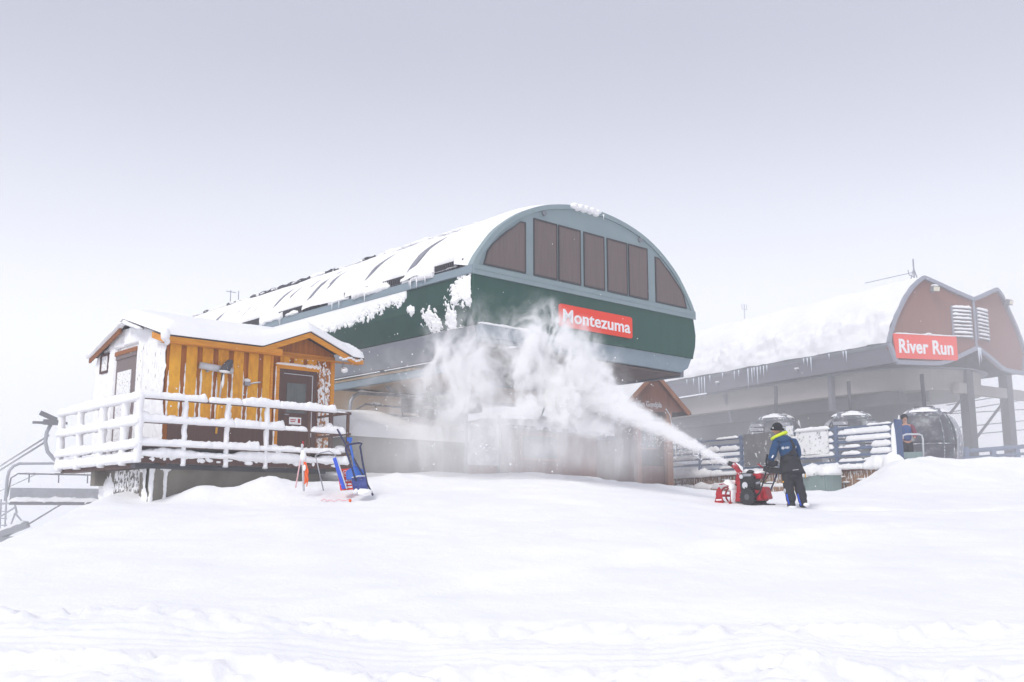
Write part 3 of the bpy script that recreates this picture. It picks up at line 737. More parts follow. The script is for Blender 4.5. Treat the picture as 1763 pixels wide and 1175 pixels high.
for x in (2.80, 3.83):
    part('post', MB().box(x - .03, x + .03, -1.33, -1.27, 2.66, 4.03), m_rust, dk, bevel=.006)
for z in (4.0, 3.52, 3.05):
    part('rail', MB().box(-1.05, 3.9, -1.335, -1.285, z - .035, z + .02), m_rust, dk, bevel=.006)
    part('rail', MB().box(-1.105, -1.055, -1.3, 3.25, z - .05, z + .02), m_white_lum, dk, bevel=.012)
part('rail', MB().box(3.805, 3.855, -1.27, 0, 3.97, 4.02).box(3.805, 3.855, -1.27, 0, 3.49, 3.54), m_rust, dk, bevel=.006)
mc = MB()
for zi, z in enumerate((4.01, 3.53, 3.06)):
    seg = [(-1.15, 1.0), (.95, 2.2), (2.16, 2.75), (2.83, 3.75)] if zi == 1 else [(-1.15, .42), (.36, 1.5), (1.44, 2.3), (2.22, 3.55)]
    if zi == 0: seg = [(-1.15, .35), (.38, 1.15), (1.12, 2.08), (2.02, 3.5)]
    for q, (a, b) in enumerate(seg):
        if zi == 2: b = min(b + .1, 3.8)
        mc.cap((a, -1.31, z - .01), (b, -1.31, z - .01), .15, .15 if zi < 2 else .14, zi * 7 + q + 2, .03, drop=.12, amp=.55, taper=.05)
    mc.cap((-1.09, -1.38, z - .03), (-1.09, 3.3, z - .03), .16, .135, zi + 31, .04, drop=.45, amp=.35)
mc.cap((3.0, -1.31, 4.0), (3.85, -1.31, 4.0), .06, .035, 77, .04)
mc.lump((3.35, -1.25, 3.62), (.13, .08, .13), 5); mc.lump((3.72, -1.2, 3.15), (.17, .12, .10), 8)
part('rail_snow', mc, m_snowfine, dk, smooth=True)
mc = MB().cap((-1.1, -1.26, 2.87), (3.9, -1.26, 2.87), .22, .14, 51, .05, drop=.45, amp=.7)
mc.cap((-1.10, -1.3, 2.78), (-1.10, 3.3, 2.78), .09, .10, 55, .06, drop=.8, amp=.4)
for i in range(40):
    x = random.uniform(-1.0, 3.8); mc.lump((x, -1.325, random.uniform(2.76, 2.88)), (random.uniform(.03, .12), .025, random.uniform(.02, .05)), i, 9, 6, amp=.4)
nq = 50; Uq, Vq = np.meshgrid(np.linspace(-1.02, 3.9, nq), np.linspace(-1.25, -.04, 20), indexing='ij')
mc.grid(np.stack([Uq, Vq, 2.92 + .08 + .07 * fbm(Uq * 2, Vq * 2, 0, 4, 3) + .12 * ss(-Vq, .9, 1.25)], -1))
part('deck_snow', mc, m_snowfine, dk, smooth=True)

# ------------------------------------------------------------------ things leaning on and hanging from the cabin
tb = thing('shovel_rack', 'pale frosted tube fixed across the orange cabin wall', 'rack', FH, (1.1, -.06, 4.86))
part('tube', MB().tube([(.72, -.07, 4.95), (1.1, -.075, 4.92), (1.5, -.07, 4.89)], [.075, .078, .075], 12), m_offw, tb, smooth=True)
part('bracket', MB().box(.9, .94, -.07, .0, 4.82, 4.98).box(1.28, 1.32, -.07, .0, 4.8, 4.96), m_steel, tb)
sv = thing('snow_shovel', 'upside-down shovel with dark scoop and yellow shaft hung on the cabin wall', 'shovel', FH, (1.2, -.15, 3.5))
mb = MB(); n_ = 9
Ub, Vb = np.meshgrid(np.linspace(-1, 1, n_), np.linspace(0, 1, n_), indexing='ij')
bx = Ub * .125 * (1 - .55 * Vb ** 3); bz = 4.83 + Vb * .30
Pb = np.stack([1.27 + bx + .16 * (Vb - .2), -.20 - .05 * (1 - Ub ** 2) + .03 * Vb, bz], -1)
mb.grid(Pb); mb.grid(Pb + np.array([0, .012, 0])); mb.tube([(1.22, -.19, 4.86), (1.21, -.17, 4.62)], .028, 8)
part('scoop', mb, m_dsteel, sv, smooth=True)
part('shaft', MB().tube([(1.21, -.17, 4.62), (1.19, -.15, 4.25)], .02, 8), m_offw, sv, smooth=True)
part('shaft', MB().tube([(1.19, -.15, 4.26), (1.15, -.15, 3.45)], .022, 8), m_yellow, sv, smooth=True, label='yellow lower shaft')
part('snow_cap', MB().lump((1.24, -.20, 4.84), (.13, .06, .035), 3, amp=.5).lump((1.23, -.19, 4.65), (.03, .03, .16), 6), m_snowfine, sv, smooth=True)
lt = thing('door_latch', 'small frosted bracket with a rod on the orange wall left of the door', 'latch', FH, (1.92, -.03, 4.55))
part('plate', MB().box(1.85, 1.99, -.03, -.006, 4.60, 4.72).tube([(1.96, -.04, 4.64), (2.25, -.04, 4.70)], .012, 6), m_steel, lt)
part('snow_cap', MB().lump((1.90, -.04, 4.72), (.09, .03, .035), 2, amp=.5).cap((1.97, -.04, 4.65), (2.24, -.04, 4.71), .03, .025, 3, .03), m_snowfine, lt, smooth=True)

# world-space tools at the deck's right end
def base(x, y): return gz(x, y)
def at(u, v, Y):
    p_ = math.atan(297.5 / 1720); c, s = math.cos(p_), math.sin(p_); x, y = (u - 881.5) / 1720, (587.5 - v) / 1720
    k = Y / (c - y * s); return (x * k, Y, 1.7 + (s + y * c) * k)
def pole(name, label, cat, a, b, m, r=.016, group=None):
    t = thing(name, label, cat, G, a, group); part('shaft', MB().tube([a, b], r, 8), m, t, smooth=True); return t
a, b = at(509, 840, 20.3), at(522, 766, 20.5)
t = pole('bamboo_pole', 'thin weathered red bamboo pole leaning on the deck left of the ribbon', 'pole', a, b, m_pink, .014)
part('tip', MB().tube([at(521, 772, 20.49), at(522, 760, 20.52)], .02, 8), m_redm2, t, smooth=True)
a, b = at(523, 846, 20.2), at(520, 765, 20.4)
t = pole('bamboo_pole', 'white frosted pole tied with orange ribbon beside the foundation', 'pole', a, b, m_offw, .022)
part('ribbon', MB().tube([at(524, 796, 20.2), at(527, 812, 20.15), at(526, 830, 20.15), at(524, 834, 20.15)], [.02, .03, .026, .01], 7)
     .tube([at(527, 815, 20.1), at(530, 824, 20.08), at(528, 838, 20.1)], [.012, .02, .008], 6).tube([at(526, 796, 20.18), at(530, 812, 20.12), at(529, 824, 20.12)], [.012, .02, .008], 6), m_orange, t, smooth=True)
part('rime', MB().tube([at(522, 776, 20.38), at(522, 786, 20.36), at(523, 796, 20.33)], [.04, .07, .05], 8).lump(at(524, 806, 20.12), (.03, .02, .06), 4), m_snowfine, t, smooth=True)
t = thing('wire_stand', 'thin grey metal wire stand shaped like an inverted U before the deck', 'stand', G, at(575, 845, 20.1))
part('frame', MB().tube([at(557, 845, 20.2), at(549, 810, 20.35), at(543, 785, 20.5), at(552, 780, 20.5), at(567, 777, 20.5), at(577, 783, 20.45), at(584, 812, 20.3), at(594, 842, 20.1)], .013, 7), m_steel, t, smooth=True)
t = thing('warning_sign', 'red rectangular sign with white lettering leaning behind the blue scoop', 'sign', G, at(595, 846, 20.15))
c0, c1, c2, c3 = at(586, 845, 20.05), at(610, 843, 20.15), at(606, 807, 20.4), at(580, 808, 20.3)
part('board', MB().prism([c0, c1, c2, c3], (.012, .03, 0)), m_red, t)
def onb(u, v, d=.012):                                   # a point of the sign's face
    A_, B_, D_ = Vector(c3), Vector(c2), Vector(c0); p = A_ + (B_ - A_) * u + (D_ - A_) * v; n = (B_ - A_).cross(D_ - A_).normalized()
    return tuple(p + n * d * (1 if n.y < 0 else -1))
mk = MB()
for k in range(20):
    q0, q1 = 2 * math.pi * k / 20, 2 * math.pi * (k + 1) / 20
    f = lambda q, r: onb(.5 + r * math.cos(q) * .62, .24 + r * math.sin(q) * .5)
    mk.add([f(q0, .30), f(q1, .30), f(q1, .255), f(q0, .255)], [(0, 1, 2, 3)])
text_mb('STOP', 0, 1, 0, 1, 0, .0, .03, mk, lambda x, y, z: onb(.37 + .26 * x, .29 - .10 * z, .014))
for v0, us in ((.54, ((.1, .2), (.24, .36), (.42, .55), (.6, .74), (.78, .9))), (.70, ((.1, .3), (.35, .5), (.55, .78), (.82, .9))), (.84, ((.2, .4), (.46, .8)))):
    for u0, u1 in us: mk.add([onb(u0, v0), onb(u1, v0), onb(u1, v0 + .07), onb(u0, v0 + .07)], [(0, 1, 2, 3)])
part('lettering', mk, m_white, t)
t = thing('blue_strip_shovel', 'narrow blue pusher blade edge-on with pale edge before the red sign', 'shovel', G, at(590, 842, 20.0))
part('blade', MB().bar(at(592, 842, 19.95), at(576, 789, 20.2), .075, .03, up=(0, 1, 0)), m_blued, t, bevel=.005)
part('edge', MB().bar(at(597, 842, 19.95), at(580, 789, 20.2), .02, .035, up=(0, 1, 0)), m_offw, t)
t = thing('grain_shovel', 'bright blue plastic shovel standing behind the navy scoop', 'shovel', G, at(614, 842, 20.1))
n_ = 8; Ub, Vb = np.meshgrid(np.linspace(-1, 1, n_), np.linspace(0, 1, n_), indexing='ij')
A_, B_ = Vector(at(613, 826, 20.1)), Vector(at(611, 803, 20.25))
wv = .20 * (1 - .75 * ss(Vb, .6, 1.0))
Pb = np.stack([A_.x + (B_.x - A_.x) * Vb + Ub * wv, A_.y + (B_.y - A_.y) * Vb + .04 * Ub ** 2, A_.z + (B_.z - A_.z) * Vb - .25 * (1 - Vb) + .25 * (1 - Vb)], -1)
mb = MB().grid(Pb).grid(Pb + np.array([0, .015, 0])); part('blade', mb, m_bshov, t, smooth=True)
part('shaft', MB().tube([at(611, 804, 20.25), at(604, 770, 20.4), at(602, 757, 20.45)], .024, 8).box(*sum([[at(602, 757, 20.45)[i] - w_, at(602, 757, 20.45)[i] + w_] for i, w_ in ((0, .05), (1, .03), (2, .04))], [])), m_bshov, t, smooth=False)
t = pole('pry_bar', 'long dark bar leaning from the deck rail into the scoop', 'bar', at(627, 822, 19.95), at(581, 740, 20.9), m_navy, .02)
t = thing('sleigh_shovel', 'navy snow scoop with tubular loop handle standing upright in snow', 'snow scoop', G, at(624, 852, 19.8))
part('handle', MB().tube([at(617, 842, 19.8), at(604, 800, 19.85), at(595, 774, 19.9), at(596, 768, 19.92), at(603, 765, 19.95), at(619, 763, 20.1), at(623, 764, 20.1), at(620, 769, 20.1), at(625, 800, 20.0), at(632, 833, 19.9), at(642, 853, 19.8)], .020, 8), m_navy, t, smooth=True)
c0, c1, c2, c3 = [Vector(p) for p in (at(611, 850, 19.75), at(636, 847, 19.85), at(630, 820, 19.98), at(606, 823, 19.88))]
n_ = 9; Ub, Vb = np.meshgrid(np.linspace(0, 1, n_), np.linspace(0, 1, n_), indexing='ij')
Pb = np.zeros((n_, n_, 3))
for i in range(n_):
    for j in range(n_):
        u, v = Ub[i, j], Vb[i, j]; Pb[i, j] = (c0 * (1 - u) + c1 * u) * (1 - v) + (c3 * (1 - u) + c2 * u) * v + Vector((0, -.09 * math.sin(math.pi * v) - .05 * (2 * u - 1) ** 2, 0))
mb = MB().grid(Pb).grid(Pb + np.array([0, .02, 0])); part('pan', mb, m_scoop, t, smooth=True)
part('lip', MB().tube([at(606, 823, 19.85), at(618, 820, 19.83), at(630, 820, 19.95)], .016, 6), m_offw, t)
part('snow_cap', MB().lump(at(627, 848, 19.72), (.14, .08, .07), 3, amp=.5).lump(at(612, 846, 19.72), (.05, .05, .05), 4), m_snowfine, t, smooth=True)
px_ = [at(553, 850, 19.9), at(558, 845, 19.9), at(565, 848, 19.85), at(566, 856, 19.8), at(576, 855, 19.8), at(583, 849, 19.8), at(592, 845, 19.8), at(604, 848, 19.75)]
px_ = [(x, y, gz(x, y) + .02 + .03 * (i % 2)) for i, (x, y, z) in enumerate(px_)]
single('rope', MB().tube(px_, .012, 6), m_pink, 'faded pink rope lying loose on the snow before the tools', 'rope', G, px_[0], smooth=True)
q = at(603, 853, 19.7); q = (q[0], q[1], gz(q[0], q[1]))
single('orange_peg', MB().lump((q[0], q[1], q[2] + .03), (.03, .025, .03), 3, 10, 8, amp=.15), m_orange, 'small orange peg poking from snow at the foot of the scoop', 'peg', G, q, smooth=True)
# ================================================================== gondola station
LV = Vector((FR.L[0], FR.L[1], 0))
gs = thing('gondola_station', 'brown-fronted gondola terminal with twin curved gables and deep roof snow', 'gondola station', FR, (4, 0, 3.2))
def toR(fr, x, y, z):
    X, Y = fr.w(x, y); l = FR.loc(X, Y); return (l[0], l[1], z)
TOPA = [(-.16, 8.21), (-.06, 8.55), (.06, 8.83), (.22, 9.2), (.43, 9.56), (.73, 10.04), (1.07, 10.46), (1.35, 10.70), (1.63, 10.89)]
TA = TOPA + [(2.4, 10.62), (3.1, 10.36), (3.84, 10.12)]
TB = [(.01, 10.12), (.75, 10.36), (1.4, 10.60), (1.97, 10.80), (2.29, 10.64), (2.60, 10.32), (2.81, 10.02), (3.2, 9.56), (3.45, 9.2), (3.61, 8.95), (3.8, 8.6), (3.97, 8.21)]
def half(fr, top, bot, inset, y):
    poly = top + bot
    c = np.mean(poly, 0)
    return [toR(fr, x, y, z) for x, z in poly]
BA = [(3.84, 8.17), (3.3, 7.93), (2.5, 7.58), (2.1, 7.48), (1.74, 7.45), (.14, 7.45)]
BB = [(3.68, 7.45), (2.15, 7.46), (1.75, 7.55), (1.3, 7.74), (.6, 7.98), (0, 8.17)]
mb = MB()
mb.prism(half(FA, TA, BA, 0, .03), tuple(Vector((0, .15, 0))))
mb.prism(half(FB, TB, BB, 0, .03), tuple(Vector((0, .15, 0))))
part('facade', mb, m_umber, gs)
mb = MB()
def trim(fr, pts, w, closed=False):
    for i in range(len(pts) - 1):
        p, q = np.array(pts[i]), np.array(pts[i + 1])
        mb.bar(toR(fr, p[0], -.02, p[1]), toR(fr, q[0], -.02, q[1]), w, .14, up=tuple(Vector(toR(fr, 0, 1, 0)) - Vector(toR(fr, 0, 0, 0))))
trim(FA, [(.14, 7.47), (-.13, 8.2)] + TA[1:], .15); trim(FB, TB + [(3.68, 7.47)], .15)
trim(FA, BA, .16); trim(FB, BB, .16)
mb.bar(toR(FA, 3.82, -.02, 8.1), toR(FA, 3.84, -.02, 10.1), .09, .06, up=(0, 1, 0))
part('facade_trim', mb, m_trimgrey, gs, bevel=.01)
# roof, extruded back from the facade's outline
prof = [Vector(toR(FA, x, .0, z)) for x, z in TA] + [Vector(toR(FB, x, .0, z)) for x, z in TB[1:]]
prof = np.array([tuple(p) for p in prof])
sl = np.concatenate([[0], np.cumsum(np.linalg.norm(np.diff(prof, axis=0), axis=1))]); NS = 110
sq_ = np.linspace(0, sl[-1], NS)
PR = np.stack([np.interp(sq_, sl, prof[:, k]) for k in range(3)], -1)
LR = 20.0
mb = MB().grid(np.stack([PR, PR + np.array([0, LR, 0])], 1)); mb.grid(np.stack([PR, PR + np.array([0, LR, 0])], 1) - np.array([0, 0, .08]))
part('roof', mb, m_roofmetal, gs)
yv = np.arange(.0, LR, .07)
dP = np.gradient(PR, axis=0); NR = np.stack([-dP[:, 2], 0 * dP[:, 0], dP[:, 0]], -1); NR /= np.linalg.norm(NR, axis=1)[:, None]
for it in range(3): NR[1:-1] = (NR[:-2] + NR[1:-1] + NR[2:]) / 3
Pq = PR[:, None, :] + np.stack([0 * yv, yv, 0 * yv], -1)[None]
Nq = np.repeat(NR[:, None, :], len(yv), 1)
S_ = np.repeat(sq_[:, None], len(yv), 1); Yq = np.repeat(yv[None], NS, 0)
low = np.exp(-((S_ - .9) / .9) ** 2)
T = .085 + .05 * fbm(S_ * .9, Yq * .7, 0, 3, 4) + low * (.08 + .42 * fbm(S_ * 1.6, Yq * 1.3, 0, 6, 5)) + .13 * low * fbm(S_ * 4.5, Yq * 3.5, 0, 9, 5)
T = T * ss(Yq, -.2, .35) * ss(S_, -.25, .22)
for (y_, s0, s1, w_) in ((1.3, 2.0, 3.1, .10), (2.0, 2.3, 3.2, .09), (2.7, 2.4, 3.2, .10), (3.4, 2.8, 3.3, .14), (8.2, 1.2, 2.7, .24), (8.0, .8, 1.6, .2), (12.6, 1.0, 2.4, .16), (13.4, 1.3, 2.2, .12), (5.3, .9, 1.1, .3), (10, .9, 1.2, .3), (11.3, 1.0, 1.5, .1)):
    T = T - .40 * np.exp(-((Yq - y_ - .15 * fbm(S_ * 2, y_, 0, 3, 2)) / w_) ** 2) * ss(S_, s0, s0 + .3) * (1 - ss(S_, s1 - .2, s1))
part('roof_snow', MB().layer(Pq, Nq, np.maximum(T, .012)), m_snow, gs, smooth=True)
# side fascia under the eave
e0, e1 = toR(FA, -.14, .0, 8.22), toR(FA, .12, .0, 7.45)
mb = MB().prism([e0, e1, (e1[0] + .1, e1[1], e1[2]), (e0[0] + .2, e0[1], e0[2])], (0, LR, 0)); part('side_fascia', mb, m_fascia, gs)
mb = MB().prism([(e0[0] - .02, e0[1], 8.22), (e0[0] + .02, e0[1], 8.06), (e0[0] + .06, e0[1], 8.06), (e0[0] + .05, e0[1], 8.22)], (0, LR, 0)); part('gutter_trim', mb, m_gmetal, gs)
f0, f1 = toR(FB, 3.97, .0, 8.21), toR(FB, 3.68, .0, 7.45)
mb = MB().prism([f0, f1, (f1[0] - .1, f1[1], f1[2]), (f0[0] - .2, f0[1], f0[2])], (0, LR - 3, 0)); part('side_fascia', mb, m_fascia, gs)
mb = MB()
for y_, L_ in ((2.0, .5), (2.15, .3), (2.9, .25), (3.9, .7), (4.1, .4), (4.3, .3), (6.5, .35), (6.7, .6), (6.9, .45), (7.1, .95), (7.3, .5), (7.45, .8), (7.7, 1.1), (8.3, .35), (8.6, .5), (9.4, .3), (10.3, .35), (10.7, 1.2), (10.9, .9), (11.1, 1.3), (11.5, .4), (12, .3)):
    mb.icicle((e0[0] - .12, e0[1] + y_, 8.16), L_ * .9, .032)
for q_, L_ in ((-.04, 1.0), (.06, .5), (.12, .8)): mb.icicle(toR(FB, q_, -.1, 8.15), L_ * .8, .035)
for k in range(9): mb.icicle(toR(FB, 3.2 + k * .12, -.3, 7.4), random.uniform(.5, 1.6), .04)
part('icicles', mb, m_ice, gs, smooth=True, kind='stuff')
for fr, x0_, x1_ in ((FA, 2.80, 3.64), (FB, .17, .97)):
    lv = MB().box(0, 0, 0, 0, 0, 0); lv = MB()
    for x in (x0_, x1_): lv.bar(toR(fr, x, -.03, 8.5), toR(fr, x, -.03, 9.80), .07, .07, up=(0, 1, 0))
    lo = part('louvre', lv, m_trimgrey, gs)
    sl_ = MB(); sn = MB()
    for k in range(9):
        z = 8.57 + k * .145
        sl_.obox(toR(fr, (x0_ + x1_) / 2, -.04, z), Vector(toR(fr, (x1_ - x0_) / 2, 0, 0)) - Vector(toR(fr, 0, 0, 0)), (0, -.05, -.03), (0, .008, .012))
        sn.cap(toR(fr, x0_ - .02, -.07, z + .01), toR(fr, x1_ + .02, -.07, z + .01), .09, .06 if k < 8 else .14, k + 3, .05, amp=.6)
    part('slats', sl_, m_gmetal, lo); part('snow_cap', sn, m_snowfine, lo, smooth=True)
for fr, x, z in ((FA, 1.91, 10.42), (FB, 2.42, 10.30)):
    k = part('floodlight', MB().bar(toR(fr, x, -.02, z - .15), toR(fr, x, -.3, z - .1), .04, .04).bar(toR(fr, x, -.2, z - .02), toR(fr, x, -.36, z - .06), .30, .20), m_gmetal, gs)
    part('lens', MB().bar(toR(fr, x, -.36, z - .055), toR(fr, x, -.38, z - .06), .26, .16), m_cream, k)
    part('snow_cap', MB().lump(toR(fr, x, -.26, z + .09), (.17, .12, .05), 3), m_snowfine, k, smooth=True)
for y_ in (4.9, 10.0):
    k = part('floodlight', MB().box(e1[0] - .22, e1[0] - .05, y_, y_ + .12, 7.70, 7.80), m_gmetal, gs)
    part('snow_cap', MB().lump((e1[0] - .14, y_ + .06, 7.82), (.14, .1, .05), 6), m_snowfine, k, smooth=True)
# round-nosed soffit body below the canopy
def stad(x0, x1, ya, yb, z0, z1, n=20):
    r = (x1 - x0) / 2; cx = (x0 + x1) / 2
    pl = [(cx + r * math.cos(math.pi + math.pi * i / n), ya + r + r * math.sin(math.pi + math.pi * i / n), z0) for i in range(n + 1)]
    pl += [(x1, yb, z0), (x0, yb, z0)]
    return MB().prism(pl, (0, 0, z1 - z0))
part('soffit', stad(.7, 7.3, -.1, LR - 1, 6.55, 7.42), m_beige, gs, smooth=False)
part('soffit_rim', stad(.5, 7.5, -.4, LR - 1, 7.40, 7.44), m_gmetal, gs)
part('machine_room', stad(1.3, 6.7, 2.6, LR - 1, 4.9, 6.55), m_dark, gs)
part('back_wall', MB().box(1.2, 7, 9.0, LR - 1, 3.0, 5.2), m_dark, gs)
mb = MB()
for y_ in np.arange(.8, 16, 1.0): mb.tube([(1.5 + .0 * y_, y_, 6.25), (1.5, y_ + .45, 6.25)], .2, 12)
mb.box(1.2, 1.4, .8, 17, 6.0, 6.5); mb.box(2.2, 2.35, .3, 17, 6.1, 6.5)
for y_ in (5.0, 7.4, 12.4): mb.box(1.6, 2.3, y_, y_ + .5, 5.5, 6.5)
part('tyre_conveyor', mb, m_dsteel, gs, bevel=.01)
part('hanger_bracket', MB().box(.5, .7, 3.6, 3.8, 5.9, 7.4).bar((.6, 3.7, 6.0), (1.6, 3.7, 5.6), .14, .14).bar((.6, 10.3, 7.3), (1.0, 10.3, 6.0), .12, .12), m_fascia, gs)
for (u, Y, zb) in ((1668, 40.0, 3.0), (1736, 43.0, 2.6)):
    p = at(u, 720, Y); l = FR.loc(p[0], p[1]); zt = at(u, 655, Y)[2] + .5
    cmb = MB().box(l[0] - .2, l[0] + .2, l[1] - .2, l[1] + .2, zb, zt)
    part('column', cmb, m_dsteel, gs, bevel=.02)
l0 = FR.loc(*at(1668, 720, 40.0)[:2]); l1 = FR.loc(*at(1736, 720, 43.0)[:2])
mb = MB().bar((l0[0] - .9, l0[1] - .2, 6.62), (l1[0] + 6, l1[1] + 1.6, 7.05), .30, .42)
part('cross_beam', mb, m_beige, gs, bevel=.01)
mb = MB()
c_ = lambda u, v, Y: (*FR.loc(*at(u, v, Y)[:2]), at(u, v, Y)[2])
mb.tube([c_(1636, 712, 39.5), c_(1660, 682, 39.8)], .05, 6).tube([c_(1680, 756, 40.2), c_(1731, 688, 42.8)], .055, 6)
part('brace', mb, m_dsteel, gs)
mb = MB()
for (u0, v0, u1, v1) in ((1630, 698, 1790, 672), (1630, 711, 1790, 684), (1625, 713, 1790, 704), (1650, 736, 1790, 722), (1650, 750, 1790, 738)):
    mb.tube([c_(u0, v0, 44), c_(u1, v1, 47)], .022, 5)
part('cable_stay', mb, m_dsteel, gs)
a0, a1 = (1.95, .3, 10.9), (1.95, .3, 11.85)
ant = part('antenna', MB().tube([a0, a1], .03, 6).tube([(1.7, .3, 10.9), (1.95, .3, 11.45), (2.2, .3, 10.9)], .025, 6).tube([(1.95, .3, 11.3), (1.6, 2.5, 11.25)], .015, 5).tube([(1.95, .3, 11.1), (1.65, .3, 11.15), (1.6, .3, 11.35)], .02, 5), m_steel, gs)
part('antenna', MB().tube([(1.95, 10.2, 10.9), (1.95, 10.2, 11.8)], .03, 6).tube([(1.8, 10.2, 11.8), (1.8, 10.2, 11.55), (2.1, 10.2, 11.55), (2.1, 10.2, 11.8)], .02, 6), m_offw, gs)
# sign
OFFA = (1.45, -.06, 7.6)
sg = thing('station_sign', 'red sign reading River Run in white on the brown facade', 'sign', FA, OFFA)
part('board', MB().prism([(.02, -.10, 8.56), (.10, -.10, 7.60), (2.80, -.10, 7.60), (2.86, -.10, 7.68), (2.86, -.10, 8.56)], (0, .06, 0)), m_red, sg)
part('lettering', text_mb('River Run', .24, 2.66, 7.80, 8.36, -.10, .015, .028), m_white, sg)
part('snow_cap', MB().cap((.05, -.08, 8.56), (2.84, -.08, 8.56), .08, .035, 4, .05, amp=.8).lump((1.62, -.1, 8.60), (.14, .06, .05), 3), m_snowfine, sg, smooth=True)

# ------------------------------------------------------------------ small gable shed
sh = thing('gable_shed', 'small steep-roofed brown shed lettered River Run Gondola between the terminals', 'shed', FS, (0, 1.5, 2.4))
AP, EV, EX = 6.84, 5.36, 1.62
part('wall', MB().box(-.78, -.62, .25, 3.2, 2.2, 5.6).box(.62, .78, .25, 3.2, 2.2, 5.6).box(-.62, .62, 3.0, 3.2, 2.2, 5.6).box(-.62, .62, .26, .36, 2.2, 3.4), m_rwood, sh)
part('gable_panel', MB().prism([(-1.5, 0, EV + .06), (-.8, 0, EV - .02), (.8, 0, EV - .02), (1.5, 0, EV + .06), (0, 0, AP - .10)], (0, .1, 0)), m_rwood, sh)
mb = MB()
for s_ in (-1, 1):
    mb.prism([(0, -.12, AP), (s_ * EX, -.12, EV), (s_ * (EX - .14), -.12, EV - .12), (0, -.12, AP - .2)], (0, .06, 0))
part('barge_board', mb, m_rwoodl, sh, bevel=.01)
mb = MB()
for s_ in (-1, 1): mb.prism([(0, -.1, AP), (s_ * EX, -.1, EV), (s_ * EX, -.1, EV - .07), (0, -.1, AP - .07)], (0, 4.2, 0))
part('roof', mb, m_shingle, sh)
mc = MB()
for s_ in (-1, 1):
    n_ = 24; Us, Vs = np.meshgrid(np.linspace(0, 1, n_), np.linspace(-.12, 4.2, 30), indexing='ij')
    e_ = np.minimum(ss(1 - Us, 0, .08), ss(Vs, -.12, .1)); tk = (.16 if s_ < 0 else .10) * e_ * (1 + .3 * fbm(Us * 3, Vs, s_, 8, 3))
    mc.grid(np.stack([s_ * Us * EX + s_ * tk * .6, Vs, AP - Us * (AP - EV) + tk * .75], -1))
part('roof_snow', mc, m_snow, sh, smooth=True)
part('lettering', text_mb('River Run Gondola', -1.22, .33, 5.50, 5.70, -.002, .012, .012), m_offw, sh)
w = part('window', MB().box(-.60, .35, .30, .36, 4.0, 5.3), m_rwoodl, sh); part('pane', MB().box(-.55, .30, .28, .31, 4.05, 5.25), m_glass_d, w)
part('post', MB().box(.55, .80, .0, .2, 2.3, 5.35), m_rwoodl, sh, bevel=.01)
part('post', MB().box(-.80, -.6, .0, .2, 2.3, 5.35), m_rwoodl, sh, bevel=.01)
part('cable', MB().tube([(.45, -.1, 5.45), (.62, -.12, 5.2), (.75, -.12, 4.6), (.85, -.12, 3.7)], .02, 6), m_offw, sh)

# ------------------------------------------------------------------ platform fence
wl = thing('timber_wall', 'red-brown timber wall streaked with ice below the blue fence', 'retaining wall', FF, (.2, 5, 2.2))
part('wall', MB().box(.0, .12, .15, 15, 2.0, 3.02), m_wallwood, wl)
part('ledge', MB().box(-.35, .0, 2.6, 15, 2.0, 2.62), m_rwood, wl, bevel=.01)
part('wall', MB().box(-.40, -.35, 2.6, 15, 1.8, 2.58), m_wallwood, wl)
part('cap_board', MB().box(-.03, .2, .12, 15, 3.02, 3.12), m_rwood, wl, bevel=.01)
mc = MB()
y = .1
while y < 14.5:
    L = random.uniform(.6, 1.6); mc.cap((.02, y, 3.10), (.02, y + L, 3.10), .36, random.uniform(.10, .26), int(y * 5), .06, amp=.5); y += L * .85
y = 2.6
while y < 14.5:
    L = random.uniform(.4, 1.2); mc.cap((-.22, y, 2.60), (-.22, y + L, 2.60), .34, random.uniform(.06, .22), int(y * 7), .06, amp=.6); y += L * .95
for i in range(26): mc.lump((-.02, random.uniform(.4, 14), random.uniform(2.65, 3.05)), (.03, random.uniform(.05, .25), .03), i, 8, 6, amp=.5)
part('snow_cap', mc, m_snowfine, wl, smooth=True)
pfm = single('platform', MB().box(.12, 12, .3, 22, 1.5, 3.05), m_concrete, 'snow-covered gondola boarding platform behind the blue fence', 'platform', FF, (6, 1, 1.5))
mc = MB(); n_ = 30; Us, Vs = np.meshgrid(np.linspace(.1, 8, n_), np.linspace(.2, 22, 60), indexing='ij')
mc.grid(np.stack([Us, Vs, 3.12 + .12 * fbm(Us * .8, Vs * .8, 0, 9, 4) + .1 * (Us > 5)], -1)); n_ = 40; Us, Vs = np.meshgrid(np.linspace(.25, 3.5, n_), np.linspace(6.6, 16, 90), indexing='ij'); e_ = np.minimum.reduce([ss(Us, .25, .9), ss(3.5 - Us, 0, .8), ss(Vs, 6.6, 7.4)])
mc.grid(np.stack([Us, Vs, 3.08 + e_ * (1.0 + .25 * fbm(Us, Vs, 0, 12, 4))], -1))
part('snow_cap', mc, m_snow, pfm, smooth=True)
fn = thing('platform_fence', 'long blue steel slat fence with snow packed between its rails', 'fence', FF, (.1, 5, 3.1))
for y in (2.3, 4.5, 6.72, 9.0, 11.2, 13.4): part('post', MB().box(.02, .12, y - .05, y + .05, 3.1, 4.47), m_bluesteel, fn, bevel=.01)
mc = MB()
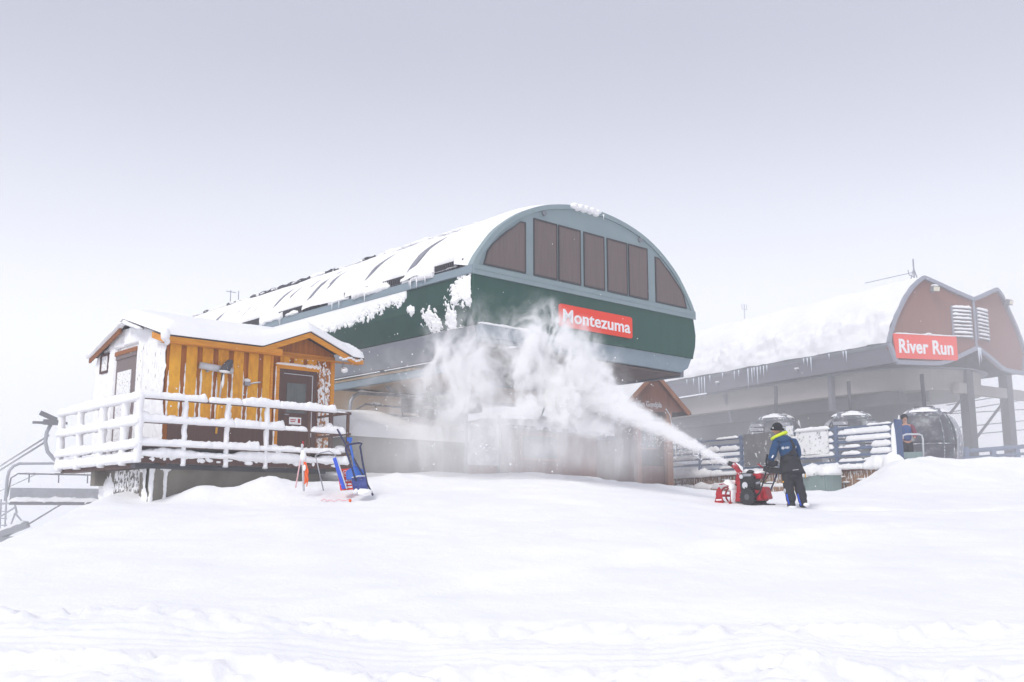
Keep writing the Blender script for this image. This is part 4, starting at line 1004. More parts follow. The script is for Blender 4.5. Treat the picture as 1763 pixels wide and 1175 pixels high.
for k in range(6):
    z = 3.30 + k * .215; h = .035 if k == 5 else .045
    part('rail', MB().box(.03, .10, .05, 14, z - h, z + h), m_bluesteel, fn, bevel=.01)
    for (a, b) in ((.1, 2.2), (2.4, 4.4), (6.85, 8.9), (9.1, 11.1)):
        y = a
        while y < b:
            L = min(random.uniform(.5, 1.6), b - y)
            if L < .15: break
            if random.random() < (.85 if a < 2 else .6): mc.cap((.05, y, z + h - .01), (.05, y + L, z + h - .01), .12, random.uniform(.06, .15 if k < 5 else .06), int(y * 11 + k), .05, amp=.5)
            y += L
for (y0, y1, k) in ((.15, 1.0, 0), (.15, .95, 1), (.15, .9, 2), (.15, 1.9, 3), (.15, 2.0, 4)):
    mc.cap((.06, y0, 3.34 + k * .215), (.06, y1, 3.34 + k * .215), .10, .165, k + 90, .05, amp=.25)
mc.lump((-.05, .05, 3.15), (.3, .35, .35), 4); mc.lump((.0, .0, 3.6), (.10, .08, .8), 6, amp=.15)
part('rail_snow', mc, m_snowfine, fn, smooth=True)
part('end_panel', MB().box(.0, .28, -.10, -.03, 3.0, 4.50), m_bluedeep, fn, bevel=.01)
def hung(name, label, y0, y1, z0, z1, m, sag=.0):
    n_ = 16; U_, V_ = np.meshgrid(np.linspace(0, 1, n_), np.linspace(0, 1, 8), indexing='ij')
    zt = z1 - sag * np.sin(U_ * math.pi); P_ = np.stack([-.03 + .02 * np.sin(U_ * 9) * (1 - V_), y0 + (y1 - y0) * U_, z0 + (zt - z0) * V_], -1)
    mb = MB().grid(P_).grid(P_ + np.array([.03, 0, 0]))
    t = single(name, mb, m, label, 'mat', FF, (0, y0, z0), group='mats hung on the fence', smooth=True); return t
t = hung('fence_mat', 'dark grey mat hung on the blue fence left of the worker', 4.62, 6.5, 3.35, 4.48, m_pad)
t = hung('fence_mat', 'snow-plastered pale mat sagging on the blue fence right of the worker', 2.55, 3.95, 3.62, 4.47, m_padw, .10)
part('snow_cap', MB().cap((-.01, 2.5, 4.40), (-.01, 4.0, 4.40), .12, .10, 5, .05), m_snowfine, t, smooth=True)
t = single('net_panel', MB().box(-.02, .02, 4.1, 4.4, 4.1, 4.62), m_padw, 'small frosted mesh flap on the fence top behind the worker\'s head', 'net', FF, (0, 4.2, 4.1))
bx = thing('utility_box', 'grey-green metal utility box under a snow cap by the timber wall', 'utility box', FF, (-.75, 2.2, 2.0))
part('body', MB().box(-1.1, -.42, 1.72, 2.45, 1.9, 2.98), m_util, bx, bevel=.02)
part('door', MB().box(-1.13, -1.1, 1.76, 2.41, 2.0, 2.94), m_util, bx, bevel=.01)
part('side_box', MB().box(-1.05, -.45, 2.45, 3.0, 1.9, 2.86), m_util, bx, bevel=.02)
part('snow_cap', MB().cap((-.76, 1.6, 2.94), (-.76, 3.05, 2.90), .82, .26, 6, .07, amp=.3), m_snowfine, bx, smooth=True)
# far rail at the right, beyond the columns
fr2 = thing('guard_rail', 'grey pipe guard rail below the terminal columns at the right', 'railing', G, at(1720, 800, 38.5))
part('rail', MB().tube([at(1655, 778, 37.5), at(1800, 766, 40.5)], .09, 8), m_bluesteel, fr2, smooth=True)
part('rail', MB().tube([at(1655, 789, 37.5), at(1800, 779, 40.5)], .06, 8), m_bluesteel, fr2, smooth=True)
for u, Y in ((1662, 37.6), (1709, 38.5), (1750, 39.4)): 
    p = at(u, 770, Y); part('post', MB().box(p[0] - .09, p[0] + .09, p[1] - .08, p[1] + .08, 2.8, p[2]), m_bluesteel, fr2)
gt = thing('control_stand', 'pale tubular frame with panel standing before the grey gondola cabin', 'stand', G, at(1572, 790, 31.0))
part('frame', MB().tube([at(1553, 788, 31), at(1553, 756, 31), at(1555, 750, 31), at(1561, 748, 31), at(1582, 748, 31.2), at(1587, 750, 31.2), at(1589, 757, 31.2), at(1590, 788, 31.2)], .028, 8), m_offw, gt, smooth=True)
part('panel', MB().prism([at(1554, 779, 31), at(1588, 778, 31.2), at(1590, 790, 31.2), at(1553, 790, 31)], (.01, .04, 0)), m_util, gt)
# ================================================================== gondola cabins
def make_cabin():
    t = thing('gondola_cabin', 'x', 'gondola cabin', G, (0, 0, 0), 'gondola cabins at the platform')
    H_, Wd = 2.15, 1.02
    def ring(z, k=1.0, n=36):
        q = z / H_; r = Wd * (1 - .34 * abs(q * 2 - .86) ** 2.6) * k; e = .62; sg = lambda a: math.copysign(abs(a) ** e, a)
        return [(r * sg(math.cos(2 * math.pi * j / n)), r * sg(math.sin(2 * math.pi * j / n)), z) for j in range(n)]
    def band(z0, z1, k=1.0, m=8, n=36):
        mb = MB(); vs = []
        for i in range(m + 1): vs += ring(z0 + (z1 - z0) * i / m, k, n)
        fs = [(i * n + j, i * n + (j + 1) % n, (i + 1) * n + (j + 1) % n, (i + 1) * n + j) for i in range(m) for j in range(n)]
        fs += [tuple(range(n))[::-1], tuple(m * n + j for j in range(n))]
        return mb.add(vs, fs)
    part('body', band(0, H_ * .42), m_gond, t, smooth=True)
    part('window', band(H_ * .42, H_ * .9, .992), m_gond, t, smooth=True)
    part('roof', band(H_ * .9, H_, 1.0, 5), m_gondf, t, smooth=True)
    mb = MB()
    for z in (H_ * .42, H_ * .88): 
        r_ = ring(z, 1.01); mb.tube(r_ + [r_[0]], .022, 6)
    for j in (3, 6, 12, 15, 24, 30): mb.tube([ring(z, 1.006)[j] for z in np.linspace(.05, H_ * .9, 9)], .018, 5)
    part('frame', mb, m_gondf, t)
    for s_ in (-1, 1):
        rk = MB()
        for k in range(9 if s_ > 0 else 0):
            y = -.64 + k * .16
            rk.tube([(y, s_ * (1.06 - .34 * abs(z / H_ * 2 - .86) ** 2.6), z) for z in np.linspace(.15, 1.85, 11)], .034, 6)
        for y0 in ((-.80, .28) if s_ < 0 else ()):
            for k in range(6): rk.obox((s_ * (1.10 - .34 * abs((.85 + k * .17) / H_ * 2 - .86) ** 2.6), y0 + .26, .85 + k * .17), (.035, 0, 0), (0, .26, 0), (0, 0, .06))
        part('ski_rack', rk, m_rack, t)
    part('hanger', MB().tube([(0, 0, H_ - .05), (0, 0, H_ + .5), (.12, 0, H_ + .9), (.12, 0, H_ + 1.25)], .07, 8).box(-.35, .35, -.3, .3, H_, H_ + .10), m_dsteel, t)
    sn = MB(); n_ = 30; Us, Vs = np.meshgrid(np.linspace(-1, 1, n_), np.linspace(-1, 1, n_), indexing='ij')
    rr_ = np.sqrt(Us ** 2 + Vs ** 2).clip(1e-6); mx = np.maximum(abs(Us), abs(Vs)); Dx, Dy = Us * mx / rr_, Vs * mx / rr_
    sn.grid(np.stack([Dx * .74, Dy * .74, H_ * .985 + .09 * np.sqrt(np.clip(1 - mx ** 2, 0, 1)) * (1 + .5 * fbm(Us * 2, Vs * 2, 0, 3, 4)) - .10 * mx ** 4], -1))
    sn.lump((.45, -.80, 1.55), (.10, .06, .42), 7, amp=.5)
    part('snow_cap', sn, m_snowfine, t, smooth=True)
    return t
cb = make_cabin(); cbs = [cb, copy_tree(cb), copy_tree(cb)]
for o, (X, Y, z, rz), lab in zip(cbs, ((14.50, 35.0, 3.15, R(240)), (10.95, 41.3, 3.55, R(60)), (12.85, 37.8, 3.30, R(80))),
        ('large dark gondola cabin at the platform behind the background attendant', 'gondola cabin with snowy dome roof behind the worker and the dark fence mat', 'gondola cabin between two pale ski racks seen over the middle of the blue fence')):
    o.location = (X, Y, z); o.rotation_euler = (0, 0, rz); o['label'] = lab

# ================================================================== chairlift chairs
def make_chair():
    t = thing('lift_chair', 'x', 'chairlift chair', G, (0, 0, 0), 'chairs of the chairlift')
    w = 1.6
    fr = MB().tube([(-w, 0, .12), (-w, -.05, .9), (-w + .04, -.02, 1.15), (-w + .16, 0, 1.32), (-w + .36, 0, 1.42), (0, 0, 1.46), (w - .36, 0, 1.42), (w - .16, 0, 1.32), (w - .04, -.02, 1.15), (w, -.05, .9), (w, 0, .12)], .055, 8)
    part('frame', fr, m_steel, t, smooth=True)
    part('seat', MB().box(-w + .12, w - .12, -.32, .22, -.02, .09), m_dsteel, t, bevel=.03)
    part('backrest', MB().obox((0, .24, .36), (w - .14, 0, 0), (0, .03, 0), (0, .05, .22)), m_steel, t, bevel=.02)
    sb = MB().tube([(-w + .05, .05, .25), (-w + .1, -.25, .9), (-w + .3, -.4, 1.05), (w - .3, -.4, 1.05), (w - .1, -.25, .9), (w - .05, .05, .25)], .028, 7)
    for x in (-.95, 0, .95): sb.tube([(x, -.4, 1.05), (x, -.46, .75)], .022, 6).box(x - .14, x + .14, -.5, -.40, 1.04, 1.09)
    part('restraint_bar', sb, m_dsteel, t, smooth=True)
    part('hanger', MB().tube([(.15, 0, 1.46), (-.15, 0, 1.60), (-.38, 0, 1.85), (-.48, 0, 2.2), (-.46, 0, 2.55), (-.34, 0, 2.85)], .07, 8), m_steel, t, smooth=True)
    part('grip', MB().box(-.6, .1, -.14, .14, 2.82, 3.0).obox((-.45, 0, 3.12), (.28, 0, -.12), (0, .10, 0), (.03, 0, .07)).tube([(-.95, 0, 2.88), (.2, 0, 2.9)], .05, 8), m_dsteel, t)
    sn = MB().cap((-w + .1, -.05, .07), (w - .1, -.05, .07), .5, .16, 4, .08, amp=.4)
    sn.cap((-w + .3, 0, 1.46), (w - .3, 0, 1.46), .09, .05, 6, .08)
    for x in (-.95, .95): sn.cap((x - .2, -.44, 1.08), (x + .2, -.44, 1.08), .14, .08, 3, .05)
    part('snow_cap', sn, m_snowfine, t, smooth=True)
    return t
ch = make_chair(); chs = [ch, copy_tree(ch), copy_tree(ch)]
for o, p, rz, lab in zip(chs, (at(95, 869, 36), (*FM.w(2.15, 6.2), 3.78), (*FM.w(6.1, 2.4), 3.95)), (AM - .2, AM, AM),
        ('empty grey chairlift chair hanging in the fog left of the cabin deck', 'frosted chairlift chair under the green terminal right of the cabin', 'chairlift chair bail fading into blown snow beside the gable shed')):
    o.location = p; o.rotation_euler = (0, 0, rz); o['label'] = lab
cv = thing('haul_cable', 'pair of dark haul cables running down into the fog at the left', 'cable', G, at(40, 780, 36))
part('cable', MB().tube([at(84, 750, 36), at(0, 803, 42), at(-140, 890, 60)], .03, 6), m_dsteel, cv); part('cable', MB().tube([at(80, 760, 36), at(0, 810, 41.5), at(-140, 900, 59)], .035, 6), m_dsteel, cv)
single('haul_cable', MB().tube([at(60, 818, 37), at(0, 846, 41), at(-100, 890, 50)], .016, 5), m_dsteel, 'thin upper stay cable passing behind the far left chair', 'cable', G, at(60, 818, 37))
single('haul_cable', MB().tube([at(120, 860, 38), at(49, 903, 36), at(-60, 965, 36)], .028, 5), m_dsteel, 'lower stay cable reaching the tower frame under the left chair', 'cable', G, at(104, 871, 37))
tw = thing('tower_platform', 'grey steel tower head with ladder at the lower left picture edge', 'lift tower', G, at(15, 930, 36))
mb = MB()
for u in (2, 11): mb.tube([at(u, 860, 36), at(u - 3, 920, 36)], .035, 6)
for v in (868, 881, 893, 905): mb.tube([at(-6, v, 36), at(12, v, 36)], .025, 6)
part('ladder', mb, m_steel, tw)
part('frame', MB().tube([at(26, 884, 36), at(18, 906, 36), at(44, 905, 36), at(26, 884, 36)], .04, 6).tube([at(-6, 867, 36), at(25, 866, 36), at(29, 884, 36)], .04, 6).tube([at(0, 890, 36), at(26, 874, 36)], .03, 6), m_steel, tw)
part('beam', MB().bar(at(-10, 925, 36), at(48, 903, 36), .25, .22).tube([at(8, 925, 36), at(8, 1010, 36)], .3, 12), m_gmetal, tw)
part('snow_cap', MB().cap(at(-10, 919, 36), at(44, 899, 36), .25, .12, 3, .06), m_snowfine, tw, smooth=True)

# ================================================================== snow blower
KS, KZ = .86, .93
FBL = Fr((5.03 + .71 * .104, 21.41 - .70 * .104), math.atan2(.70, -.71)); ZB = 1.86
bl = thing('snow_blower', 'red snow blower with black engine throwing a jet of snow', 'snow blower', FBL, (0, 0, ZB))
bl.scale = (KS, KS, KZ)
Z = lambda z: ZB + z
def BP(*ps): return [(x, y, Z(z)) for x, y, z in ps]
mb = MB(); n_ = 10                                       # curved auger housing
cs = [(.80 - .05, .48), (.62, .50), (.50, .45), (.44, .34), (.43, .2), (.46, .06), (.52, .0)]
for i in range(len(cs) - 1):
    (xa, za), (xb, zb) = cs[i], cs[i + 1]
    mb.prism(BP((xa, -.36, za), (xb, -.36, zb), (xb + .015, -.36, zb + .012), (xa + .015, -.36, za + .02)), (0, .72, 0))
ah = part('auger_housing', mb, m_redm, bl, bevel=.004)
for y in (-.37, .36):
    sp = part('side_plate', MB().prism(BP((.62, y, -.04), (.67, y, .24), (.71, y, .40), (.78, y, .40), (.89, y, .10), (.92, y, -.04)), (0, .014, 0)), m_redm2, ah)
    part('skid_shoe', MB().box(.60, .94, y - .02, y + .03, Z(0), Z(.045)), m_redm2, sp)
    part('side_label', MB().prism(BP((.68, y - .004, .13), (.68, y - .004, .16), (.84, y - .004, .155), (.85, y - .004, .125)), (0, .022, 0)), m_white, sp)
mb = MB().tube(BP((.68, -.34, .24), (.68, .34, .24)), .03, 10)
mb.tube(BP(*[(.68 + .2 * math.cos(k * .5), -.33 + .66 * k / 40, .24 + .2 * math.sin(k * .5)) for k in range(41)]), .022, 6)
part('auger', mb, m_redm2, bl, smooth=True)
part('snow_cap', MB().cap(*BP((.60, -.34, .48), (.60, .34, .48)), .26, .10, 4, .04).lump((.44, .1, Z(.25)), (.06, .26, .2), 3, amp=.4).lump((.46, .22, Z(.40)), (.07, .14, .1), 5), m_snowfine, bl, smooth=True)
# chute: open-fronted channel bending towards the picture's left
d0 = (at(1100, 760, 22.2)[0] - 4.70, at(1100, 760, 22.2)[1] - 21.70)
JX, JY = FBL.loc(FBL.o[0] + d0[0], FBL.o[1] + d0[1]); nj = math.hypot(JX, JY); JX /= nj; JY /= nj
chp = [(.40, 0, .40, .085), (.40, 0, .52, .10), (.38, 0, .66, .09), (.36 + .03 * JX, .03 * JY, .78, .08), (.36 + .10 * JX, .10 * JY, .88, .072), (.36 + .20 * JX, .20 * JY, .95, .068)]
mb = MB().tube(BP(*[(x - .03 * JX * (i > 2), y, z) for i, (x, y, z, r) in enumerate(chp)]), [r for *_, r in chp], 12)
cu_ = part('chute', mb, m_redm, bl, smooth=True)
part('deflector', MB().tube(BP((.36 + .12 * JX, .12 * JY, .93), (.36 + .28 * JX, .28 * JY, .985)), [.062, .058], 10).bar(*BP((.33, .06, .86), (.36 + .2 * JX, .06 + .2 * JY, .93)), .03, .02), m_black, cu_)
part('snow_cap', MB().tube(BP((.335, -.03, .55), (.315, -.02, .72), (.33, 0, .86), (.36 + .1 * JX, .1 * JY, .97)), [.03, .05, .055, .03], 8), m_snowfine, cu_, smooth=True)
part('chute_gear', MB().tube(BP((.40, 0, .46), (.40, 0, .50)), .13, 16).tube(BP((.30, .08, .55), (-.2, .10, .62)), .012, 6), m_black, bl)
bd = part('chassis', MB().prism(BP((-.30, -.2, .12), (.42, -.2, .10), (.42, -.2, .30), (-.1, -.2, .36), (-.30, -.2, .34)), (0, .40, 0)), m_redm2, bl, bevel=.02)
part('belt_cover', MB().prism(BP((.24, -.14, .28), (.40, -.14, .28), (.38, -.14, .55), (.26, -.14, .56)), (0, .3, 0)), m_redm2, bl, bevel=.02)
part('rear_cover', MB().prism(BP((-.42, -.21, .16), (-.28, -.21, .14), (-.26, -.21, .44), (-.34, -.21, .42)), (0, .3, 0)), m_redm2, bl, bevel=.03)
en = part('engine', MB().box(-.12, .26, -.16, .20, Z(.36), Z(.62)).box(-.05, .22, -.10, .24, Z(.58), Z(.74)).box(-.16, .10, .12, .26, Z(.40), Z(.68)), m_black, bl, bevel=.03)
part('recoil_starter', MB().tube(BP((.06, .20, .46), (.06, .285, .46)), .15, 20), m_black, en, bevel=.012)
part('starter_disc', MB().tube(BP((.06, .285, .46), (.06, .30, .46)), .075, 18), m_offw, en)
part('filler_cap', MB().tube(BP((.17, .24, .66), (.17, .275, .66)), .05, 14), m_offw, en)
part('fuel_tank', MB().box(-.30, -.06, -.14, .14, Z(.60), Z(.73)), m_redm, en, bevel=.03)
part('air_filter', MB().ball((.04, .05, Z(.76)), (.10, .09, .06), 14, 8), m_black, en, smooth=True)
part('muffler', MB().box(-.10, .12, .17, .26, Z(.66), Z(.72)).tube(BP((-.2, .2, .5), (-.32, .22, .52)), .03, 8), m_steel, en, bevel=.01)
part('snow_cap', MB().lump((-.18, 0, Z(.74)), (.14, .14, .04), 3).lump((.1, .0, Z(.79)), (.12, .12, .04), 5), m_snowfine, en, smooth=True)
for y in (-.29, .24):
    w = part('wheel', MB().tube(BP((0, y - .03, .2), (0, y + .08, .2)), .2, 22), m_black, bl, bevel=.02)
    part('rim', MB().tube(BP((0, y - .035, .2), (0, y + .086, .2)), .07, 16), m_dsteel, w)
    tr = MB()
    for k in range(18):
        a = 2 * math.pi * k / 18; tr.obox((.2 * math.cos(a), y + .025, Z(.2 + .2 * math.sin(a))), (.02 * math.cos(a), 0, .02 * math.sin(a)), (0, .05, 0), (-.012 * math.sin(a), 0, .012 * math.cos(a)))
    part('tread', tr, m_black, w)
part('skid_bar', MB().bar(*BP((-.1, .22, .02), (-.52, .24, .03)), .10, .035).bar(*BP((-.1, -.2, .02), (-.45, -.2, .03)), .06, .03), m_black, bl)
for s_ in (-1, 1):
    y = .27 * s_
    part('handlebar', MB().tube(BP((-.16, y * .8, .18), (-.30, y * .85, .30), (-.40, y * .9, .48), (-.52, y, .74), (-.60, y, .86), (-.72, y, .885), (-.80, y, .885)), .019, 8), m_navy if s_ < 0 else m_black, bl, smooth=True)
    part('grip', MB().tube(BP((-.66, y, .885), (-.82, y, .885)), .026, 10), m_black, bl, smooth=True)
    part('lever', MB().tube(BP((-.60, y * .96, .92), (-.70, y * .96, .945), (-.80, y * .98, .93)), .011, 6), m_black, bl, smooth=True)
part('console', MB().obox((-.54, 0, Z(.80)), (.09, 0, .03), (0, .27, 0), (-.02, 0, .055)), m_black, bl, bevel=.015)
part('console_snow', MB().cap(*BP((-.55, -.24, .855), (-.55, .2, .855)), .12, .035, 3, .04, amp=.7), m_snowfine, bl, smooth=True)
part('lever', MB().tube(BP((-.50, .20, .84), (-.54, .27, 1.0), (-.60, .30, 1.13)), [.016, .022, .026], 8), m_black, bl, smooth=True)
part('lever', MB().tube(BP((-.44, .26, .84), (-.36, .36, .93)), .016, 8), m_redm2, bl, smooth=True, label='red control lever')
part('brace', MB().tube(BP((-.42, -.25, .5), (-.42, .25, .5)), .013, 6).tube(BP((-.46, .1, .78), (-.2, .12, .42)), .008, 6).tube(BP((-.46, -.08, .78), (-.2, -.05, .45)), .008, 6), m_black, bl)

# ================================================================== the worker
PX, PY, PZ = 5.77, 20.7, 1.83
wk = thing('person', 'worker in blue jacket and dark overalls pushing the red snow blower', 'person', G, (PX, PY, PZ))
def place(mb): mb.v = [(x + PX, y + PY, z + PZ) for x, y, z in mb.v]; return mb
S3 = {'pel': ((-.02, 0, .84), .12), 'spi': ((-.06, .0, 1.05), .11), 'che': ((-.10, .02, 1.24), .11), 'nk': ((-.19, .04, 1.42), .065), 'hd0': ((-.235, .045, 1.50), .070), 'hd1': ((-.26, .05, 1.58), .098), 'hd2': ((-.265, .05, 1.66), .085),
      'nose': ((-.365, .105, 1.575), .018), 'nz0': ((-.33, .085, 1.58), .05), 'ear': ((-.225, -.055, 1.575), .022),
      'shl': ((-.29, .0, 1.32), .055), 'ell': ((-.385, -.01, 1.06), .055), 'wrl': ((-.47, .07, .91), .035), 'shr': ((.06, .06, 1.32), .055), 'elr': ((.15, .13, 1.05), .055), 'wrr': ((-.03, .40, .93), .035),
      'tl': ((-.12, .0, .70), .10), 'kl': ((-.10, .04, .43), .07), 'al': ((-.06, .0, .10), .05), 'fl': ((-.09, .15, .06), .045), 'tr': ((.09, .0, .70), .10), 'kr': ((.12, .05, .43), .07), 'ar': ((.19, -.02, .10), .05), 'fr': ((.19, .13, .06), .045)}
E3 = [('pel', 'spi'), ('spi', 'che'), ('che', 'nk'), ('nk', 'hd0'), ('hd0', 'hd1'), ('hd1', 'hd2'), ('hd1', 'nz0'), ('nz0', 'nose'), ('hd1', 'ear'), ('che', 'shl'), ('shl', 'ell'), ('ell', 'wrl'), ('che', 'shr'), ('shr', 'elr'), ('elr', 'wrr'),
      ('pel', 'tl'), ('tl', 'kl'), ('kl', 'al'), ('al', 'fl'), ('pel', 'tr'), ('tr', 'kr'), ('kr', 'ar'), ('ar', 'fr')]
part('body', place(skin(S3, E3, 'pel')), m_skin, wk, smooth=True)
J = {'wa': ((-.04, 0, .96), .175), 'sp': ((-.07, .01, 1.10), .185), 'ch': ((-.11, .02, 1.25), .185), 'nk': ((-.17, .04, 1.40), .12), 'cl': ((-.15, .02, 1.35), .12), 'shl': ((-.31, .0, 1.315), .105), 'ul': ((-.36, -.01, 1.19), .092), 'ell': ((-.395, -.015, 1.05), .085), 'fl': ((-.435, .03, .97), .075), 'wrl': ((-.465, .07, .915), .062),
     'shr': ((.08, .06, 1.325), .105), 'ur': ((.135, .09, 1.19), .094), 'elr': ((.165, .12, 1.05), .086), 'fr': ((.08, .26, .98), .075), 'wrr': ((-.01, .38, .94), .062)}
jk = skin(J, [('wa', 'sp'), ('sp', 'ch'), ('ch', 'cl'), ('cl', 'nk'), ('ch', 'shl'), ('shl', 'ul'), ('ul', 'ell'), ('ell', 'fl'), ('fl', 'wrl'), ('ch', 'shr'), ('shr', 'ur'), ('ur', 'elr'), ('elr', 'fr'), ('fr', 'wrr')], 'wa')
for i, (x, y, z) in enumerate(jk.v):                     # cloth folds
    k = .012 * float(fbm(x * 11, y * 11, z * 9, 3, 3)); jk.v[i] = (x + k, y - k, z + k * .5)
from mathutils.bvhtree import BVHTree
bv = BVHTree.FromPolygons(jk.v, jk.f)
def hug(X, Zz, d=.006):
    h = bv.ray_cast(Vector((X, -2, Zz)), Vector((0, 1, 0))); return (X, (h[0].y if h[0] else -.1) - d, Zz)
jo = part('jacket', place(jk), m_jacket, wk, smooth=True)
def patch(poly, m, name, n=10):
    """a strip that follows the jacket's back: poly = list of (X, Z, width)"""
    mb = MB(); L_, R_ = [], []
    pts = []
    for i in range(len(poly) - 1):
        for k in range(n): f = k / n; pts.append(tuple(poly[i][q] * (1 - f) + poly[i + 1][q] * f for q in range(3)))
    pts.append(poly[-1]); rows = []
    for i, (x, z, w) in enumerate(pts):
        a, b = pts[max(0, i - 1)], pts[min(len(pts) - 1, i + 1)]; dx, dz = b[0] - a[0], b[1] - a[1]; l = math.hypot(dx, dz) or 1
        nx, nz_ = -dz / l, dx / l; rows.append([hug(x + nx * w * s_, z + nz_ * w * s_) for s_ in (-1, -.33, .33, 1)])
    mb.grid(np.array(rows)); return part(name, place(mb), m, jo, smooth=True)
patch([(-.06, 1.425, .026), (-.01, 1.30, .030), (.02, 1.16, .045), (-.08, 1.06, .05), (-.21, .99, .05)], m_pants, 'strap')
patch([(.02, 1.17, .045), (.08, 1.06, .06), (.125, .99, .05)], m_pants, 'strap')
patch([(-.04, 1.10, .07), (-.04, .98, .16)], m_pants, 'strap')
def lett(txt, x0, x1, z0, z1): return part('lettering', place(text_mb(txt, x0, x1, z0, z1, 0, .0, .02, None, lambda x, y, z: hug(x, z, .009))), m_white, jo)
lett('KEY', -.165, -.085, 1.185, 1.225); lett('NE', -.005 + .055, .10, 1.205, 1.245)
mb = MB()
for k in range(12):
    a, b = 2 * math.pi * k / 12, 2 * math.pi * (k + 1) / 12
    q = lambda t, r: hug(-.21 + r * math.cos(t), 1.20 + r * math.sin(t), .009)
    mb.add([q(a, .026), q(b, .026), q(b, .014), q(a, .014)], [(0, 1, 2, 3)])
part('emblem', place(mb), m_white, jo)
part('cuff_stripe', place(MB().tube([(-.405, -.10, 1.055), (-.435, -.085, 1.0)], .014, 6)), m_white, jo)
O = {'wa': ((-.045, 0, 1.02), .165), 'w2': ((-.04, .0, .94), .185), 'hp': ((-.02, 0, .80), .195), 'cr': ((-.01, 0, .66), .16), 'tl': ((-.115, .0, .58), .125), 'kl': ((-.10, .03, .40), .112), 'sl': ((-.07, .02, .24), .105), 'al': ((-.045, .0, .07), .108),
     'tr': ((.10, .0, .58), .125), 'kr': ((.125, .03, .40), .112), 'sr': ((.16, .01, .24), .105), 'ar': ((.195, -.02, .07), .108)}
ov = skin(O, [('wa', 'w2'), ('w2', 'hp'), ('hp', 'cr'), ('cr', 'tl'), ('tl', 'kl'), ('kl', 'sl'), ('sl', 'al'), ('cr', 'tr'), ('tr', 'kr'), ('kr', 'sr'), ('sr', 'ar')], 'hp')
for i, (x, y, z) in enumerate(ov.v):
    k = .022 * float(fbm(x * 8, y * 8, z * 12, 5, 3)); ov.v[i] = (x + k, y - k, z)
n_ = 28; rows = []
for zz, rx, ry, cx in ((1.03, .19, .175, -.045), (.95, .205, .19, -.04), (.86, .222, .20, -.03), (.76, .245, .212, -.015), (.69, .262, .22, .0), (.685, .245, .205, .0)):
    rows.append([(cx + rx * math.cos(2 * math.pi * j / n_) * (1 + .03 * math.sin(j * 2.7 + zz * 9)), ry * math.sin(2 * math.pi * j / n_) * (1 + .03 * math.sin(j * 3.1)), zz + (.02 * math.sin(j * 1.9) if zz < .75 else 0)) for j in range(n_ + 1)])
ov.grid(np.array(rows))
oo = part('overalls', place(ov), m_pants, wk, smooth=True)
part('zip_line', place(MB().tube([(-.06, -.226, .745), (.0, -.232, .752), (.06, -.226, .760)], .006, 5)), m_offw, oo)
part('side_stripe', place(MB().tube([(-.155, -.05, .27), (-.145, -.06, .18), (-.125, -.08, .06)], .018, 6)), m_blued, oo, smooth=True)
part('side_stripe', place(MB().tube([(.065, -.06, .27), (.085, -.085, .14), (.11, -.1, .03)], .016, 6)), m_blued, oo, smooth=True)
part('knee_patch', place(MB().lump((-.185, -.02, .33), (.02, .05, .05), 3)), m_offw, oo, smooth=True)
part('tag', place(MB().box(-.225, -.205, -.06, -.03, .50, .53)), m_yellow, oo)
part('tag', place(MB().box(.235, .255, -.05, -.03, .60, .70)), m_yellow, oo)
for nm, x, y in (('l', -.05, .05), ('r', .195, .03)):
    b = MB().ball((x, y - .01, .05), (.075, .15, .06), 14, 8, .8).tube([(x, y - .05, .04), (x, y - .05, .16)], .07, 10)
    part('boot', place(b), m_black, wk, smooth=True)
part('snow_cap', place(MB().lump((.22, -.10, .05), (.07, .06, .04), 3).lump((-.06, -.08, .0), (.1, .06, .03), 5)), m_snowfine, wk, smooth=True)
bt = MB().ball((-.262, .045, 1.625), (.112, .122, .118), 20, 12)
for i, (x, y, z) in enumerate(bt.v):
    if z < 1.585: bt.v[i] = (x, y, 1.585 + (z - 1.585) * .15)
ha = part('beanie', place(bt), m_hat, wk, smooth=True)
part('cuff', place(MB().tube([(-.262 + .118 * math.cos(a), .045 + .128 * math.sin(a), 1.60 + .015 * math.sin(a)) for a in np.linspace(0, 2 * math.pi, 25)], .024, 8)), m_hat, ha, smooth=True)
part('patch', place(MB().box(-.375, -.365, -.04, -.0, 1.60, 1.64)), m_white, ha)
hd = MB().lump((-.175, -.06, 1.385), (.165, .10, .085), 3, amp=.18)
ho = part('hood', place(hd), m_jacket, jo, smooth=True)
col_pts = [(-.235 + .145 * math.cos(a), .03 + .14 * math.sin(a), 1.465 + .42 * .145 * math.cos(a) - .02 * math.sin(a)) for a in np.linspace(0, 2 * math.pi, 29)]
part('lime_lining', place(MB().tube(col_pts, .034, 8)), m_lime, ho, smooth=True)
part('lining_shade', place(MB().tube([(x * .97 - .006, y * .8 + .004, z + .012) for x, y, z in col_pts], .022, 6)), m_jacket, ho, smooth=True)  # dark blue inner ring, painted shade inside the lime lining
